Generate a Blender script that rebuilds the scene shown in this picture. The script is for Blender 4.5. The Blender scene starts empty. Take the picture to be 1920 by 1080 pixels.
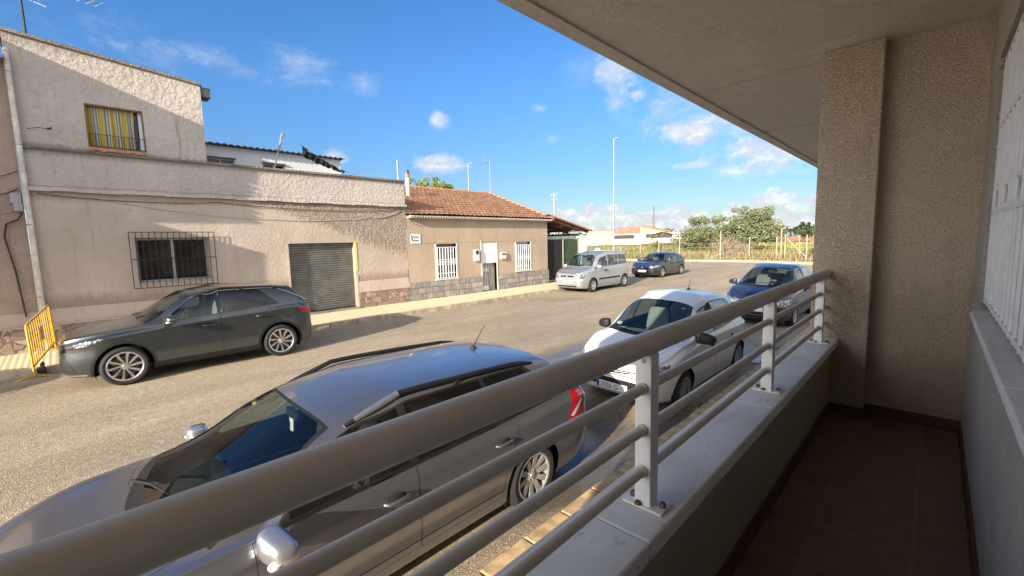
import bpy, bmesh, math, random
import numpy as np
from mathutils import Vector, Matrix
from mathutils.bvhtree import BVHTree
from mathutils.interpolate import poly_3d_calc
from mathutils import noise as mnoise
rnd = random.Random(7)
R = math.radians
sc = bpy.context.scene
COL = sc.collection

# ------------------------------------------------------------------ materials
def mat(name):
    m = bpy.data.materials.new(name); m.use_nodes = True
    nt = m.node_tree
    return m, nt, nt.nodes['Principled BSDF']
def N(nt, t, **kw):
    n = nt.nodes.new(t)
    for k, v in kw.items():
        if k.startswith('_'): setattr(n, k[1:], v)
        else: n.inputs[k.replace('__', ' ')].default_value = v
    return n
def L(nt, a, b): nt.links.new(a, b)
def setc(b, k, v): b.inputs[k].default_value = v
def rgb(c): return (c[0], c[1], c[2], 1)
def mixc(nt, fac, a, b):
    m = nt.nodes.new('ShaderNodeMix'); m.data_type = 'RGBA'
    for i, v in ((0, fac), (6, a), (7, b)):
        if hasattr(v, 'links') or hasattr(v, 'is_linked'): L(nt, v, m.inputs[i])
        else: m.inputs[i].default_value = v if i == 0 else rgb(v)
    return m.outputs[2]
def ramp(nt, src, a, b, va=0., vb=1.):
    m = nt.nodes.new('ShaderNodeMapRange'); m.interpolation_type = 'SMOOTHSTEP'
    L(nt, src, m.inputs[0])
    for i, v in enumerate((a, b, va, vb)): m.inputs[i + 1].default_value = v
    return m.outputs[0]
def math2(nt, op, a, b=0.0, c=None):
    m = nt.nodes.new('ShaderNodeMath'); m.operation = op
    for i, v in enumerate((a, b) + ((c,) if c is not None else ())):
        if hasattr(v, 'is_linked'): L(nt, v, m.inputs[i])
        else: m.inputs[i].default_value = v
    return m.outputs[0]
def coords(nt, scale=(1, 1, 1)):
    t = nt.nodes.new('ShaderNodeTexCoord')
    mp = nt.nodes.new('ShaderNodeMapping'); L(nt, t.outputs['Object'], mp.inputs[0])
    mp.inputs[3].default_value = scale
    return mp.outputs[0]
def noise(nt, vec, scale, detail=4, rough=.6, dist=0.):
    n = nt.nodes.new('ShaderNodeTexNoise'); L(nt, vec, n.inputs['Vector'])
    n.inputs['Scale'].default_value = scale; n.inputs['Detail'].default_value = detail
    n.inputs['Roughness'].default_value = rough; n.inputs['Distortion'].default_value = dist
    return n.outputs[0]
def bump(nt, b, h, strength=.5, dist=.02):
    n = nt.nodes.new('ShaderNodeBump'); n.inputs['Strength'].default_value = strength
    n.inputs['Distance'].default_value = dist
    L(nt, h, n.inputs['Height']); L(nt, n.outputs[0], b.inputs['Normal'])
    return n
def plain(name, c, rough=.6, metal=0., var=.12, sc_=6., bmp=0., coat=0., spec=None):
    m, nt, b = mat(name)
    v = coords(nt)
    n = noise(nt, v, sc_, 5)
    c2 = tuple(max(0, x * (1 - var * 2)) for x in c)
    c3 = tuple(min(1, x * (1 + var)) for x in c)
    L(nt, mixc(nt, ramp(nt, n, .3, .7), c2, c3), b.inputs['Base Color'])
    setc(b, 'Roughness', rough); setc(b, 'Metallic', metal)
    if coat: setc(b, 'Coat Weight', coat); setc(b, 'Coat Roughness', .03)
    if spec is not None: setc(b, 'Specular IOR Level', spec)
    if bmp: bump(nt, b, noise(nt, v, sc_ * 6, 6), bmp, .01)
    return m
def stucco(name, c, c2, scale=18, strength=.8, dist=.02, stain=(.2, .17, .14), st=.5, smooth=None, speck=0., tops=()):
    m, nt, b = mat(name)
    v = coords(nt)
    big = noise(nt, v, .7, 5, .65)
    col = mixc(nt, ramp(nt, big, .35, .68), c, c2)
    mid = noise(nt, v, 5, 6, .7)
    col = mixc(nt, ramp(nt, mid, .5, .75, 0, .35), col, tuple(min(1, x * 1.25) for x in c))
    vs = coords(nt, (3.2, 3.2, .35))
    streak = noise(nt, vs, 2.0, 6, .7)
    col = mixc(nt, ramp(nt, streak, .54, .76, 0, st), col, stain)
    pa = noise(nt, v, 1.5, 7, .7, .8)
    col = mixc(nt, ramp(nt, pa, .56, .62, 0, .28), col, tuple(min(1, x * 1.35) for x in c))
    col = mixc(nt, ramp(nt, noise(nt, v, 2.7, 6, .75), .60, .72, 0, .45), col, tuple(x * .6 for x in c))
    for (zt_, dp_, up_, am_) in tops:
        sz = nt.nodes.new('ShaderNodeSeparateXYZ'); L(nt, v, sz.inputs[0])
        dz = math2(nt, 'ADD', sz.outputs[2], math2(nt, 'MULTIPLY', math2(nt, 'SUBTRACT', noise(nt, vs, 4.5, 7, .75), .5), dp_ * 1.6))
        dz = math2(nt, 'ADD', dz, math2(nt, 'MULTIPLY', math2(nt, 'SUBTRACT', noise(nt, v, .8, 3), .5), dp_ * 1.2))
        band = math2(nt, 'MULTIPLY', ramp(nt, dz, zt_ - dp_, zt_), ramp(nt, dz, zt_ + up_, zt_ + up_ + .06, 1, 0)) if not up_ < 0 else ramp(nt, dz, zt_, zt_ + dp_, 1, 0)
        col = mixc(nt, math2(nt, 'MULTIPLY', band, am_), col, stain)
    if speck:
        sp = noise(nt, v, 130, 3, .6)
        col = mixc(nt, ramp(nt, sp, .56, .68, 0, speck), col, tuple(x * .35 for x in c))
    L(nt, col, b.inputs['Base Color']); setc(b, 'Roughness', .92); setc(b, 'Specular IOR Level', .2)
    h = noise(nt, v, scale * (1.3 if speck else 1), 5, .62, .0 if speck else .4)
    h = math2(nt, 'MULTIPLY', ramp(nt, h, .38, .7), 1.)
    if smooth:
        # smooth below a slanting shade edge; rough above, sunlit tone darkened in the colour
        sx = nt.nodes.new('ShaderNodeSeparateXYZ'); L(nt, v, sx.inputs[0])
        d = math2(nt, 'ADD', math2(nt, 'MULTIPLY', sx.outputs[0], smooth[0]), sx.outputs[2])
        d = math2(nt, 'ADD', d, math2(nt, 'MULTIPLY', noise(nt, v, 1.2, 3), .5))
        h = math2(nt, 'MULTIPLY', h, ramp(nt, d, smooth[1], smooth[1] + .25, .12, 1.))
        col = mixc(nt, ramp(nt, d, smooth[1] - .1, smooth[1] + .35, 0, .75), col, mixc(nt, ramp(nt, mid, .35, .7), (.23, .19, .155), (.34, .29, .245)))
        L(nt, col, b.inputs['Base Color'])
    fine = noise(nt, v, 90, 3)
    h = math2(nt, 'ADD', h, math2(nt, 'MULTIPLY', fine, .15))
    bump(nt, b, h, strength, dist)
    return m
def paint(name, c, metal=.6, rough=.32, dirt=.12):
    m, nt, b = mat(name)
    v = coords(nt)
    n = noise(nt, v, 1.8, 3, .5)
    col = mixc(nt, ramp(nt, n, .35, .75, 0, dirt), c, (.30, .26, .21))
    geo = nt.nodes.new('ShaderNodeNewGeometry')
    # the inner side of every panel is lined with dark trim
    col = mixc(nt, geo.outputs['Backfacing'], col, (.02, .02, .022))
    L(nt, col, b.inputs['Base Color'])
    setc(b, 'Metallic', metal); setc(b, 'Coat Weight', .9); setc(b, 'Coat Roughness', .04)
    L(nt, ramp(nt, noise(nt, v, 1.6, 2, .5), .3, .7, rough, rough + .06), b.inputs['Roughness'])
    return m
def glassm(name, tint=(.55, .62, .6), opac=.12, tcol=(.03, .035, .035)):
    m, nt, b = mat(name)
    out = nt.nodes['Material Output']
    tr = N(nt, 'ShaderNodeBsdfTransparent', Color=rgb(tint))
    gl = N(nt, 'ShaderNodeBsdfGlossy', Color=(1, 1, 1, 1), Roughness=.015)
    ge = nt.nodes.new('ShaderNodeNewGeometry'); dt = nt.nodes.new('ShaderNodeVectorMath'); dt.operation = 'DOT_PRODUCT'
    L(nt, ge.outputs['Normal'], dt.inputs[0]); L(nt, ge.outputs['Incoming'], dt.inputs[1])
    g1 = math2(nt, 'SUBTRACT', 1.0, math2(nt, 'ABSOLUTE', dt.outputs['Value']))
    df = N(nt, 'ShaderNodeBsdfDiffuse', Color=rgb(tcol))
    m0 = nt.nodes.new('ShaderNodeMixShader'); m0.inputs[0].default_value = opac
    L(nt, tr.outputs[0], m0.inputs[1]); L(nt, df.outputs[0], m0.inputs[2])
    m1 = nt.nodes.new('ShaderNodeMixShader')
    f2 = math2(nt, 'ADD', math2(nt, 'MULTIPLY', math2(nt, 'POWER', g1, 4.5), .92), .075)
    L(nt, f2, m1.inputs[0]); L(nt, m0.outputs[0], m1.inputs[1]); L(nt, gl.outputs[0], m1.inputs[2])
    L(nt, m1.outputs[0], out.inputs[0])
    nt.nodes.remove(b)
    return m
def brickish(name, cols, mortar, sx, sz, msize=.02, offset=.5, bm=.6, rough=.85):
    m, nt, b = mat(name)
    v = coords(nt)
    br = nt.nodes.new('ShaderNodeTexBrick'); L(nt, v, br.inputs['Vector'])
    br.inputs['Color1'].default_value = rgb(cols[0]); br.inputs['Color2'].default_value = rgb(cols[1])
    br.inputs['Mortar'].default_value = rgb(mortar)
    br.inputs['Scale'].default_value = 1; br.inputs['Brick Width'].default_value = sx
    br.inputs['Row Height'].default_value = sz; br.inputs['Mortar Size'].default_value = msize
    br.offset = offset
    n = noise(nt, v, 9, 5)
    L(nt, mixc(nt, ramp(nt, n, .35, .75, 0, .5), br.outputs['Color'], tuple(x * .55 for x in cols[0])), b.inputs['Base Color'])
    setc(b, 'Roughness', rough)
    h = math2(nt, 'SUBTRACT', math2(nt, 'MULTIPLY', n, .4), br.outputs['Fac'])
    bump(nt, b, h, bm, .012)
    return m

M = {}
M['wall_upper'] = stucco('plaster_upper', (.42, .385, .355), (.48, .445, .415), 9, .5, .03, (.15, .13, .115), .55, tops=((4.44, .16, .1, .55), (3.66, .06, -1, .3), (6.75, .22, .6, .4)))
M['wall_low'] = stucco('render_pink', (.42, .355, .30), (.48, .42, .365), 11, .8, .045, (.20, .14, .115), .5, smooth=(.36, 3.55), tops=((1.0, .30, -1, .6), (3.50, .22, .3, .5)))
M['wall_neigh'] = stucco('render_brown', (.33, .25, .21), (.42, .33, .29), 14, .5, .02, (.22, .14, .11), .5)
M['band'] = stucco('plinth_band', (.42, .35, .31), (.48, .41, .37), 14, .3, .015, (.25, .2, .17), .6)
M['coping'] = stucco('old_concrete_coping', (.16, .14, .12), (.3, .26, .22), 14, .8, .03, (.08, .07, .06), .6)
M['cornice'] = stucco('cornice_plaster', (.42, .38, .35), (.5, .46, .43), 10, .6, .02, (.15, .13, .12), .6)
M['wall_house'] = stucco('ochre_render', (.37, .30, .23), (.43, .355, .28), 16, .35, .012, (.33, .24, .17), .5)
M['wall_white'] = stucco('white_blue_wash', (.60, .64, .68), (.68, .71, .74), 12, .3, .01, (.4, .4, .4), .3)
M['granul'] = stucco('pebble_render', (.72, .60, .46), (.78, .66, .51), 75, .9, .009, (.42, .32, .22), .45, speck=.8, tops=((1.95, .35, -1, .35), (1.55, .2, -1, .4)))
M['granul_grey'] = stucco('grey_pebble_render', (.62, .57, .50), (.68, .63, .56), 75, .9, .008, (.4, .36, .3), .2, speck=.5)
M['soffit'] = stucco('soffit_render', (.80, .74, .64), (.84, .78, .69), 70, .8, .008, (.4, .34, .27), .3, speck=.45)
M['sill'] = plain('artificial_stone_sill', (.54, .54, .55), .42, 0, .08, 5, .15)
M['rail'] = plain('rail_enamel', (.46, .385, .32), .34, 0, .04, 12, .04)
M['postw'] = plain('post_enamel', (.80, .80, .79), .35, 0, .03, 14, .03)
def worn(name, c, chip, rough=.35, amt=.62):
    m, nt, b = mat(name)
    v = coords(nt)
    n = noise(nt, coords(nt, (1, 3, 3)), 9, 7, .72); d = noise(nt, v, 3, 5, .7); f = noise(nt, v, 160, 3, .6)
    col = mixc(nt, ramp(nt, d, .35, .7, 0, .35), c, tuple(x * .62 for x in c))
    col = mixc(nt, ramp(nt, f, .62, .75, 0, .35), col, tuple(x * .5 for x in c))
    col = mixc(nt, ramp(nt, n, amt, amt + .03, 0, .8), col, chip)
    L(nt, col, b.inputs['Base Color']); L(nt, ramp(nt, d, .3, .7, rough, rough + .22), b.inputs['Roughness'])
    bump(nt, b, math2(nt, 'ADD', math2(nt, 'MULTIPLY', n, .5), math2(nt, 'MULTIPLY', f, .3)), .12, .004)
    return m
M['rail'] = worn('rail_enamel', (.68, .62, .53), (.34, .29, .24), .36, .72)
M['postw'] = worn('post_enamel', (.87, .87, .86), (.36, .25, .18), .35, .69)
M['sill'] = worn('artificial_stone_sill', (.78, .745, .69), (.50, .47, .42), .5, .60)
M['grille_w'] = plain('white_grille_enamel', (.78, .80, .82), .4, 0, .04, 14, .05)
M['steel_rust'] = plain('rusty_steel', (.20, .13, .09), .6, .4, .25, 60, .2)
M['floor_tile'] = brickish('terracotta_floor_tile', ((.150, .094, .062), (.165, .104, .070)), (.19, .135, .095), .31, .31, .006, 0, .3, .5)
M['skirt'] = plain('terracotta_skirting', (.09, .038, .02), .5, 0, .1, 9)
M['black'] = plain('black_plastic', (.009, .009, .010), .6, 0, .1, 30)
M['blackgloss'] = plain('gloss_black', (.008, .008, .01), .08, 0, .05, 30, 0, .5)
M['gap'] = plain('panel_gap', (.006, .006, .006), .9)
M['rubber'] = plain('tyre_rubber', (.018, .018, .018), .8, 0, .15, 40, .15)
M['alloy'] = plain('alloy', (.62, .62, .63), .28, .9, .04, 20)
M['alloy_dull'] = plain('alloy_painted', (.42, .41, .40), .4, .5, .06, 20)
M['hubcap'] = plain('hubcap_silver', (.40, .41, .42), .4, .5, .06, 20)
M['chrome'] = plain('chrome', (.82, .82, .83), .12, 1., .02, 20)
M['dark_metal'] = plain('dark_metal', (.05, .05, .05), .5, .5, .1, 30)
M['brake'] = plain('brake_disc', (.12, .11, .10), .5, .8, .15, 30)
M['interior'] = plain('cabin_trim', (.06, .062, .066), .8)
M['seat_dark'] = plain('seat_cloth_dark', (.045, .048, .052), .9, 0, .2, 40)
M['seat_grey'] = plain('seat_cloth_grey', (.25, .26, .26), .9, 0, .15, 40)
M['seat_light'] = plain('seat_cloth_light', (.32, .35, .34), .9, 0, .12, 40)
M['glass'] = glassm('car_glass', (.58, .66, .64), .05)
M['glass_dark'] = glassm('privacy_glass', (.10, .12, .12), .35, (.006, .007, .007))
M['glass_side'] = glassm('side_glass', (.46, .54, .52), .10, (.02, .025, .025))
M['red'] = plain('tail_lens', (.45, .008, .012), .08, 0, .12, 60, 0, .6)
M['whitelens'] = plain('reverse_lens', (.75, .72, .7), .12, 0, .08, 60, 0, .6)
M['orange'] = plain('indicator_lens', (.8, .5, .3), .15, 0, .08, 60, 0, .6)
def lampm():
    m, nt, b = mat('headlamp_lens')
    v = coords(nt)
    vo = nt.nodes.new('ShaderNodeTexVoronoi'); L(nt, v, vo.inputs['Vector']); vo.inputs['Scale'].default_value = 22
    L(nt, mixc(nt, ramp(nt, vo.outputs['Distance'], .1, .75), (.80, .80, .78), (.22, .22, .22)), b.inputs['Base Color'])
    setc(b, 'Metallic', .75); setc(b, 'Roughness', .12); setc(b, 'Coat Weight', 1.); setc(b, 'Coat Roughness', .02)
    bump(nt, b, vo.outputs['Distance'], .5, .03)
    return m
M['lamp'] = lampm()
M['lamp_dark'] = plain('smoked_lamp', (.02, .022, .025), .06, .2, .2, 40, .2)
M['plate'] = plain('plate_white', (.75, .75, .74), .35, 0, .05, 20)
M['blue'] = plain('plate_blue', (.03, .06, .35), .35)
M['ink'] = plain('ink_black', (.015, .015, .02), .5)
M['yellow'] = plain('yellow_enamel', (.62, .36, .03), .45, .0, .2, 20, .15)
M['yellow_paint'] = plain('yellow_wall_paint', (.70, .60, .12), .8, 0, .1, 12)
M['pipe'] = plain('pipe_white', (.62, .60, .55), .55, 0, .12, 5, .1)
M['cable'] = plain('cable', (.035, .03, .028), .7)
M['cable_w'] = plain('cable_pale', (.42, .38, .33), .7)
M['iron'] = plain('wrought_iron', (.03, .025, .023), .6, .3, .2, 40, .1)
M['shutter'] = plain('grey_shutter', (.17, .175, .17), .5, .35, .12, 4, .1)
M['greyframe'] = plain('aluminium_frame', (.36, .36, .34), .45, .4, .1, 12)
M['winglass'] = plain('window_dark_glass', (.025, .022, .021), .10, 0, .3, 3, 0, .3)
M['curtain_brown'] = plain('brown_curtain', (.10, .06, .05), .8, 0, .3, 8)
M['white_marble'] = plain('white_trim', (.66, .66, .66), .5, 0, .06, 10)
M['box_plastic'] = plain('meter_box_plastic', (.62, .60, .55), .5, 0, .05, 10)
M['wood'] = plain('old_timber', (.11, .065, .04), .8, 0, .3, 14, .4)
M['tarp_green'] = plain('green_tarp', (.035, .075, .035), .8, 0, .2, 4, .3)
M['tarp_black'] = plain('black_netting', (.012, .014, .014), .9, 0, .3, 6, .3)
M['tin'] = plain('tin_flashing', (.35, .45, .5), .4, .6, .15, 8)
M['galv'] = plain('galvanised_steel', (.33, .35, .37), .5, .5, .08, 12)
M['bark'] = plain('bark', (.14, .11, .085), .9, 0, .3, 20, .6)
M['concrete_post'] = plain('concrete_fence_post', (.34, .30, .23), .9, 0, .12, 15, .3)
M['cloth_black'] = plain('black_cloth', (.012, .012, .014), .95, 0, .2, 10)
M['clay'] = plain('clay', (.45, .22, .13), .8, 0, .15, 15, .3)
M['cor_roof'] = plain('corrugated_roof_sheet', (.10, .11, .12), .7, .2, .2, 8, .2)
M['far_white'] = plain('far_whitewash', (.72, .70, .64), .9, 0, .08, .6)
M['far_yellow'] = plain('far_yellow_render', (.58, .50, .22), .9, 0, .08, .6)
M['far_dark'] = plain('far_dark_opening', (.05, .045, .045), .8)
M['far_tile'] = plain('far_roof_tile', (.40, .21, .14), .9, 0, .15, .8)
def weathered_roof():
    m, nt, b = mat('clay_roof_tile')
    v = coords(nt)
    a = noise(nt, v, 3.2, 5, .7)
    c = mixc(nt, ramp(nt, a, .35, .7), (.33, .195, .125), (.46, .32, .225))
    vo = nt.nodes.new('ShaderNodeTexVoronoi'); L(nt, v, vo.inputs['Vector']); vo.inputs['Scale'].default_value = 4.2
    sv = nt.nodes.new('ShaderNodeSeparateColor'); L(nt, vo.outputs['Color'], sv.inputs[0])
    c = mixc(nt, ramp(nt, sv.outputs[0], .2, .9, 0, .45), c, (.30, .13, .075))
    c = mixc(nt, ramp(nt, noise(nt, v, 9, 6, .75), .58, .72, 0, .5), c, (.22, .19, .15))
    L(nt, c, b.inputs['Base Color']); setc(b, 'Roughness', .9)
    bump(nt, b, noise(nt, v, 30, 5), .4, .01)
    return m
M['tile'] = weathered_roof()
def stone_m(name, scale, cols, mortar, squash=(1, 1, 1), w=.035, metric='EUCLIDEAN'):
    m, nt, b = mat(name)
    v = coords(nt, squash)
    nz = nt.nodes.new('ShaderNodeTexNoise'); L(nt, v, nz.inputs['Vector']); nz.inputs['Scale'].default_value = 5; nz.inputs['Detail'].default_value = 4
    vm = nt.nodes.new('ShaderNodeVectorMath'); vm.operation = 'MULTIPLY_ADD'; L(nt, nz.outputs[1], vm.inputs[0]); vm.inputs[1].default_value = (.16, .16, .16); L(nt, v, vm.inputs[2]); v = vm.outputs[0]
    v1 = nt.nodes.new('ShaderNodeTexVoronoi'); v1.distance = metric; L(nt, v, v1.inputs['Vector']); v1.inputs['Scale'].default_value = scale
    v2 = nt.nodes.new('ShaderNodeTexVoronoi'); v2.feature = 'F2'; v2.distance = metric
    L(nt, v, v2.inputs['Vector']); v2.inputs['Scale'].default_value = scale
    edge = ramp(nt, math2(nt, 'SUBTRACT', v2.outputs['Distance'], v1.outputs['Distance']), w, w + .06)
    sv = nt.nodes.new('ShaderNodeSeparateColor'); L(nt, v1.outputs['Color'], sv.inputs[0])
    c = mixc(nt, sv.outputs[0], cols[0], cols[1])
    c = mixc(nt, ramp(nt, sv.outputs[1], .6, .9), c, cols[2])
    c = mixc(nt, ramp(nt, noise(nt, v, 14, 5), .4, .75, 0, .4), c, tuple(x * .6 for x in cols[0]))
    c = mixc(nt, edge, mortar, c)
    L(nt, c, b.inputs['Base Color']); setc(b, 'Roughness', .85)
    h = math2(nt, 'ADD', edge, math2(nt, 'MULTIPLY', noise(nt, v, 25, 4), .5))
    bump(nt, b, h, .7, .02)
    return m
M['stone_round'] = stone_m('rubble_stone', 4.6, ((.20, .155, .12), (.33, .26, .2), (.40, .31, .23)), (.16, .12, .10))
def slab_m():
    m, nt, b = mat('squared_slate_cladding')
    v = coords(nt)
    cmb = nt.nodes.new('ShaderNodeCombineXYZ'); sp = nt.nodes.new('ShaderNodeSeparateXYZ'); L(nt, v, sp.inputs[0])
    wob = math2(nt, 'MULTIPLY', math2(nt, 'SUBTRACT', noise(nt, v, 2.2, 2), .5), .10)
    L(nt, math2(nt, 'ADD', sp.outputs[0], wob), cmb.inputs[0]); L(nt, math2(nt, 'ADD', sp.outputs[2], wob), cmb.inputs[1])
    cs = []; fs_ = []
    for (w_, h_, o__, sq, fr) in ((.34, .235, .37, 1.9, 3), (.17, .235, .61, .6, 2)):
        br = nt.nodes.new('ShaderNodeTexBrick'); L(nt, cmb.outputs[0], br.inputs['Vector']); br.offset = o__; br.squash = sq; br.squash_frequency = fr; br.offset_frequency = 2
        br.inputs['Scale'].default_value = 1; br.inputs['Brick Width'].default_value = w_; br.inputs['Row Height'].default_value = h_; br.inputs['Mortar Size'].default_value = .010
        br.inputs['Color1'].default_value = rgb((.20, .20, .205)); br.inputs['Color2'].default_value = rgb((.42, .38, .33)); br.inputs['Mortar'].default_value = rgb((.09, .085, .08)); br.inputs['Bias'].default_value = -.1
        cs.append(br.outputs['Color']); fs_.append(br.outputs['Fac'])
    sel = ramp(nt, noise(nt, v, 1.4, 1), .495, .505)
    c = mixc(nt, sel, cs[0], cs[1]); f = mixc(nt, sel, fs_[0], fs_[1])
    c = mixc(nt, ramp(nt, noise(nt, v, 12, 6, .7), .4, .75, 0, .45), c, (.16, .15, .14))
    c = mixc(nt, ramp(nt, noise(nt, v, 3, 4, .6), .55, .7, 0, .5), c, (.42, .33, .24))
    L(nt, c, b.inputs['Base Color']); setc(b, 'Roughness', .85)
    bump(nt, b, math2(nt, 'SUBTRACT', math2(nt, 'MULTIPLY', noise(nt, v, 20, 4), .5), f), .7, .015)
    return m
M['stone_square'] = slab_m()
def road_m():
    m, nt, b = mat('worn_asphalt')
    v = coords(nt)
    vs = coords(nt, (.16, .9, 1))
    big = noise(nt, vs, .9, 6, .65, .5)
    c = mixc(nt, ramp(nt, big, .36, .66), (.30, .24, .155), (.41, .33, .225))
    # pale dusty streaks running with the traffic
    st = noise(nt, coords(nt, (.10, .9, 1)), 2.2, 6, .72, .8)
    c = mixc(nt, ramp(nt, st, .47, .66, 0, .65), c, (.52, .42, .31))
    dk = noise(nt, coords(nt, (.3, .8, 1)), .55, 4, .6)
    c = mixc(nt, ramp(nt, dk, .50, .68, 0, .5), c, (.17, .14, .105))
    lane = nt.nodes.new('ShaderNodeSeparateXYZ'); L(nt, v, lane.inputs[0])
    ly = math2(nt, 'SINE', math2(nt, 'MULTIPLY', math2(nt, 'ADD', lane.outputs[1], math2(nt, 'MULTIPLY', noise(nt, v, .3, 2), .8)), 3.6))
    c = mixc(nt, math2(nt, 'MULTIPLY', ramp(nt, ly, .2, 1, 0, .35), ramp(nt, st, .3, .6)), c, (.22, .18, .13))
    g = nt.nodes.new('ShaderNodeTexVoronoi'); L(nt, v, g.inputs['Vector']); g.inputs['Scale'].default_value = 105
    sg = nt.nodes.new('ShaderNodeSeparateColor'); L(nt, g.outputs['Color'], sg.inputs[0])
    c = mixc(nt, ramp(nt, sg.outputs[0], .1, .95, 0, .5), c, (.14, .125, .10))
    c = mixc(nt, ramp(nt, sg.outputs[1], .66, .95, 0, .8), c, (.62, .54, .42))
    # cracks
    cr = nt.nodes.new('ShaderNodeTexVoronoi'); cr.feature = 'DISTANCE_TO_EDGE'
    mx = nt.nodes.new('ShaderNodeVectorMath'); mx.operation = 'ADD'
    nz = nt.nodes.new('ShaderNodeTexNoise'); L(nt, v, nz.inputs['Vector']); nz.inputs['Scale'].default_value = 1.5
    L(nt, v, mx.inputs[0]); L(nt, nz.outputs[1], mx.inputs[1]); L(nt, mx.outputs[0], cr.inputs['Vector']); cr.inputs['Scale'].default_value = .35
    ck = math2(nt, 'MULTIPLY', ramp(nt, cr.outputs['Distance'], .0, .009, 1, 0), ramp(nt, noise(nt, v, .45, 3), .50, .62))
    c = mixc(nt, math2(nt, 'MULTIPLY', ck, .45), c, (.12, .10, .08))
    # oil drips and small dark repairs
    oil = noise(nt, v, 1.7, 3, .5); c = mixc(nt, ramp(nt, oil, .70, .76, 0, .5), c, (.09, .08, .065))
    pt = noise(nt, coords(nt, (.5, .8, 1)), .5, 2, .3); c = mixc(nt, ramp(nt, pt, .66, .675, 0, .35), c, (.17, .15, .12))
    gr = noise(nt, v, 13, 5, .75); c = mixc(nt, ramp(nt, gr, .40, .66, 0, .5), c, (.22, .18, .125))
    # wet patches left by the rain beside the parked cars
    wn = noise(nt, coords(nt, (.42, 1.5, 1)), .8, 4, .55, .3)
    sx = nt.nodes.new('ShaderNodeSeparateXYZ'); L(nt, v, sx.inputs[0])
    by = math2(nt, 'MULTIPLY', ramp(nt, sx.outputs[1], 4.1, 4.6), ramp(nt, sx.outputs[1], 5.6, 6.6, 1, 0))
    bx = math2(nt, 'MULTIPLY', ramp(nt, sx.outputs[0], 4.6, 6.4), ramp(nt, sx.outputs[0], 13, 16, 1, 0))
    by2 = ramp(nt, sx.outputs[1], 3.6, 4.4, 1, 0)
    bx2 = math2(nt, 'MULTIPLY', ramp(nt, sx.outputs[0], 2.2, 3.2), ramp(nt, sx.outputs[0], 11, 13, 1, 0))
    wet = math2(nt, 'MAXIMUM', math2(nt, 'MULTIPLY', by, bx), math2(nt, 'MULTIPLY', by2, bx2))
    wet = math2(nt, 'MULTIPLY', ramp(nt, wn, .42, .54), wet)
    c = mixc(nt, math2(nt, 'MULTIPLY', wet, .75), c, (.07, .065, .06))
    L(nt, c, b.inputs['Base Color'])
    L(nt, ramp(nt, wet, 0, 1, .93, .12), b.inputs['Roughness'])
    setc(b, 'Specular IOR Level', .35)
    h = math2(nt, 'ADD', g.outputs['Distance'], math2(nt, 'MULTIPLY', noise(nt, v, 8, 5), .8))
    h = math2(nt, 'MULTIPLY', h, ramp(nt, wet, 0, 1, 1, .1))
    bump(nt, b, h, .6, .008)
    return m
M['road'] = road_m()
def paving_m():
    m, nt, b = mat('ribbed_paving')
    v = coords(nt)
    br = nt.nodes.new('ShaderNodeTexBrick'); L(nt, v, br.inputs['Vector']); br.offset = 0
    br.inputs['Scale'].default_value = 1; br.inputs['Brick Width'].default_value = .3; br.inputs['Row Height'].default_value = .3
    br.inputs['Mortar Size'].default_value = .004
    br.inputs['Color1'].default_value = rgb((.76, .62, .39)); br.inputs['Color2'].default_value = rgb((.82, .68, .45)); br.inputs['Mortar'].default_value = rgb((.35, .29, .2))
    w = nt.nodes.new('ShaderNodeTexWave'); L(nt, v, w.inputs['Vector']); w.inputs['Scale'].default_value = 3.3
    c = mixc(nt, ramp(nt, w.outputs[1], .25, .5, .45, 0), br.outputs['Color'], (.34, .27, .18))
    c = mixc(nt, ramp(nt, noise(nt, v, 2.5, 6, .7), .5, .75, 0, .4), c, (.36, .3, .22))
    L(nt, c, b.inputs['Base Color']); setc(b, 'Roughness', .85)
    bump(nt, b, w.outputs[1], .5, .008)
    return m
M['paving'] = paving_m()
M['kerb'] = plain('kerb_concrete', (.42, .36, .27), .85, 0, .2, 6, .4)
M['kerb_y'] = plain('kerb_ochre', (.56, .40, .22), .85, 0, .18, 7, .4)
def terrain_m():
    m, nt, b = mat('dry_field_soil')
    v = coords(nt)
    c = mixc(nt, ramp(nt, noise(nt, v, .22, 6, .65), .4, .62), (.30, .22, .12), (.20, .22, .08))
    c = mixc(nt, ramp(nt, noise(nt, v, 1.2, 5, .7), .45, .7, 0, .6), c, (.42, .33, .20))
    L(nt, c, b.inputs['Base Color']); setc(b, 'Roughness', .95)
    bump(nt, b, noise(nt, v, 3, 6), .7, .2)
    return m
M['terrain'] = terrain_m()
M['field_green'] = plain('flowering_field', (.32, .36, .07), .95, 0, .25, .5)
M['field_red'] = plain('red_soil', (.52, .25, .13), .95, 0, .15, .3)
def leafm(name, c, c2):
    m, nt, b = mat(name)
    v = coords(nt)
    n = noise(nt, v, .9, 4)
    oi = nt.nodes.new('ShaderNodeNewGeometry')
    c_ = mixc(nt, oi.outputs['Random Per Island'], c, c2)
    c_ = mixc(nt, ramp(nt, n, .4, .65, 0, .5), c_, tuple(x * .6 for x in c))
    L(nt, c_, b.inputs['Base Color']); setc(b, 'Roughness', .7)
    return m
M['olive'] = leafm('olive_leaves', (.11, .135, .055), (.22, .24, .13))
M['pine'] = leafm('pine_leaves', (.10, .15, .025), (.22, .25, .04))
M['darkleaf'] = leafm('dark_leaves', (.03, .045, .018), (.07, .085, .03))
M['straw'] = leafm('dry_grass', (.19, .14, .07), (.33, .25, .14))
M['greenweed'] = leafm('green_weeds', (.10, .12, .03), (.24, .24, .07))
M['twig'] = leafm('bare_twigs', (.22, .16, .12), (.36, .28, .21))
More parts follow.
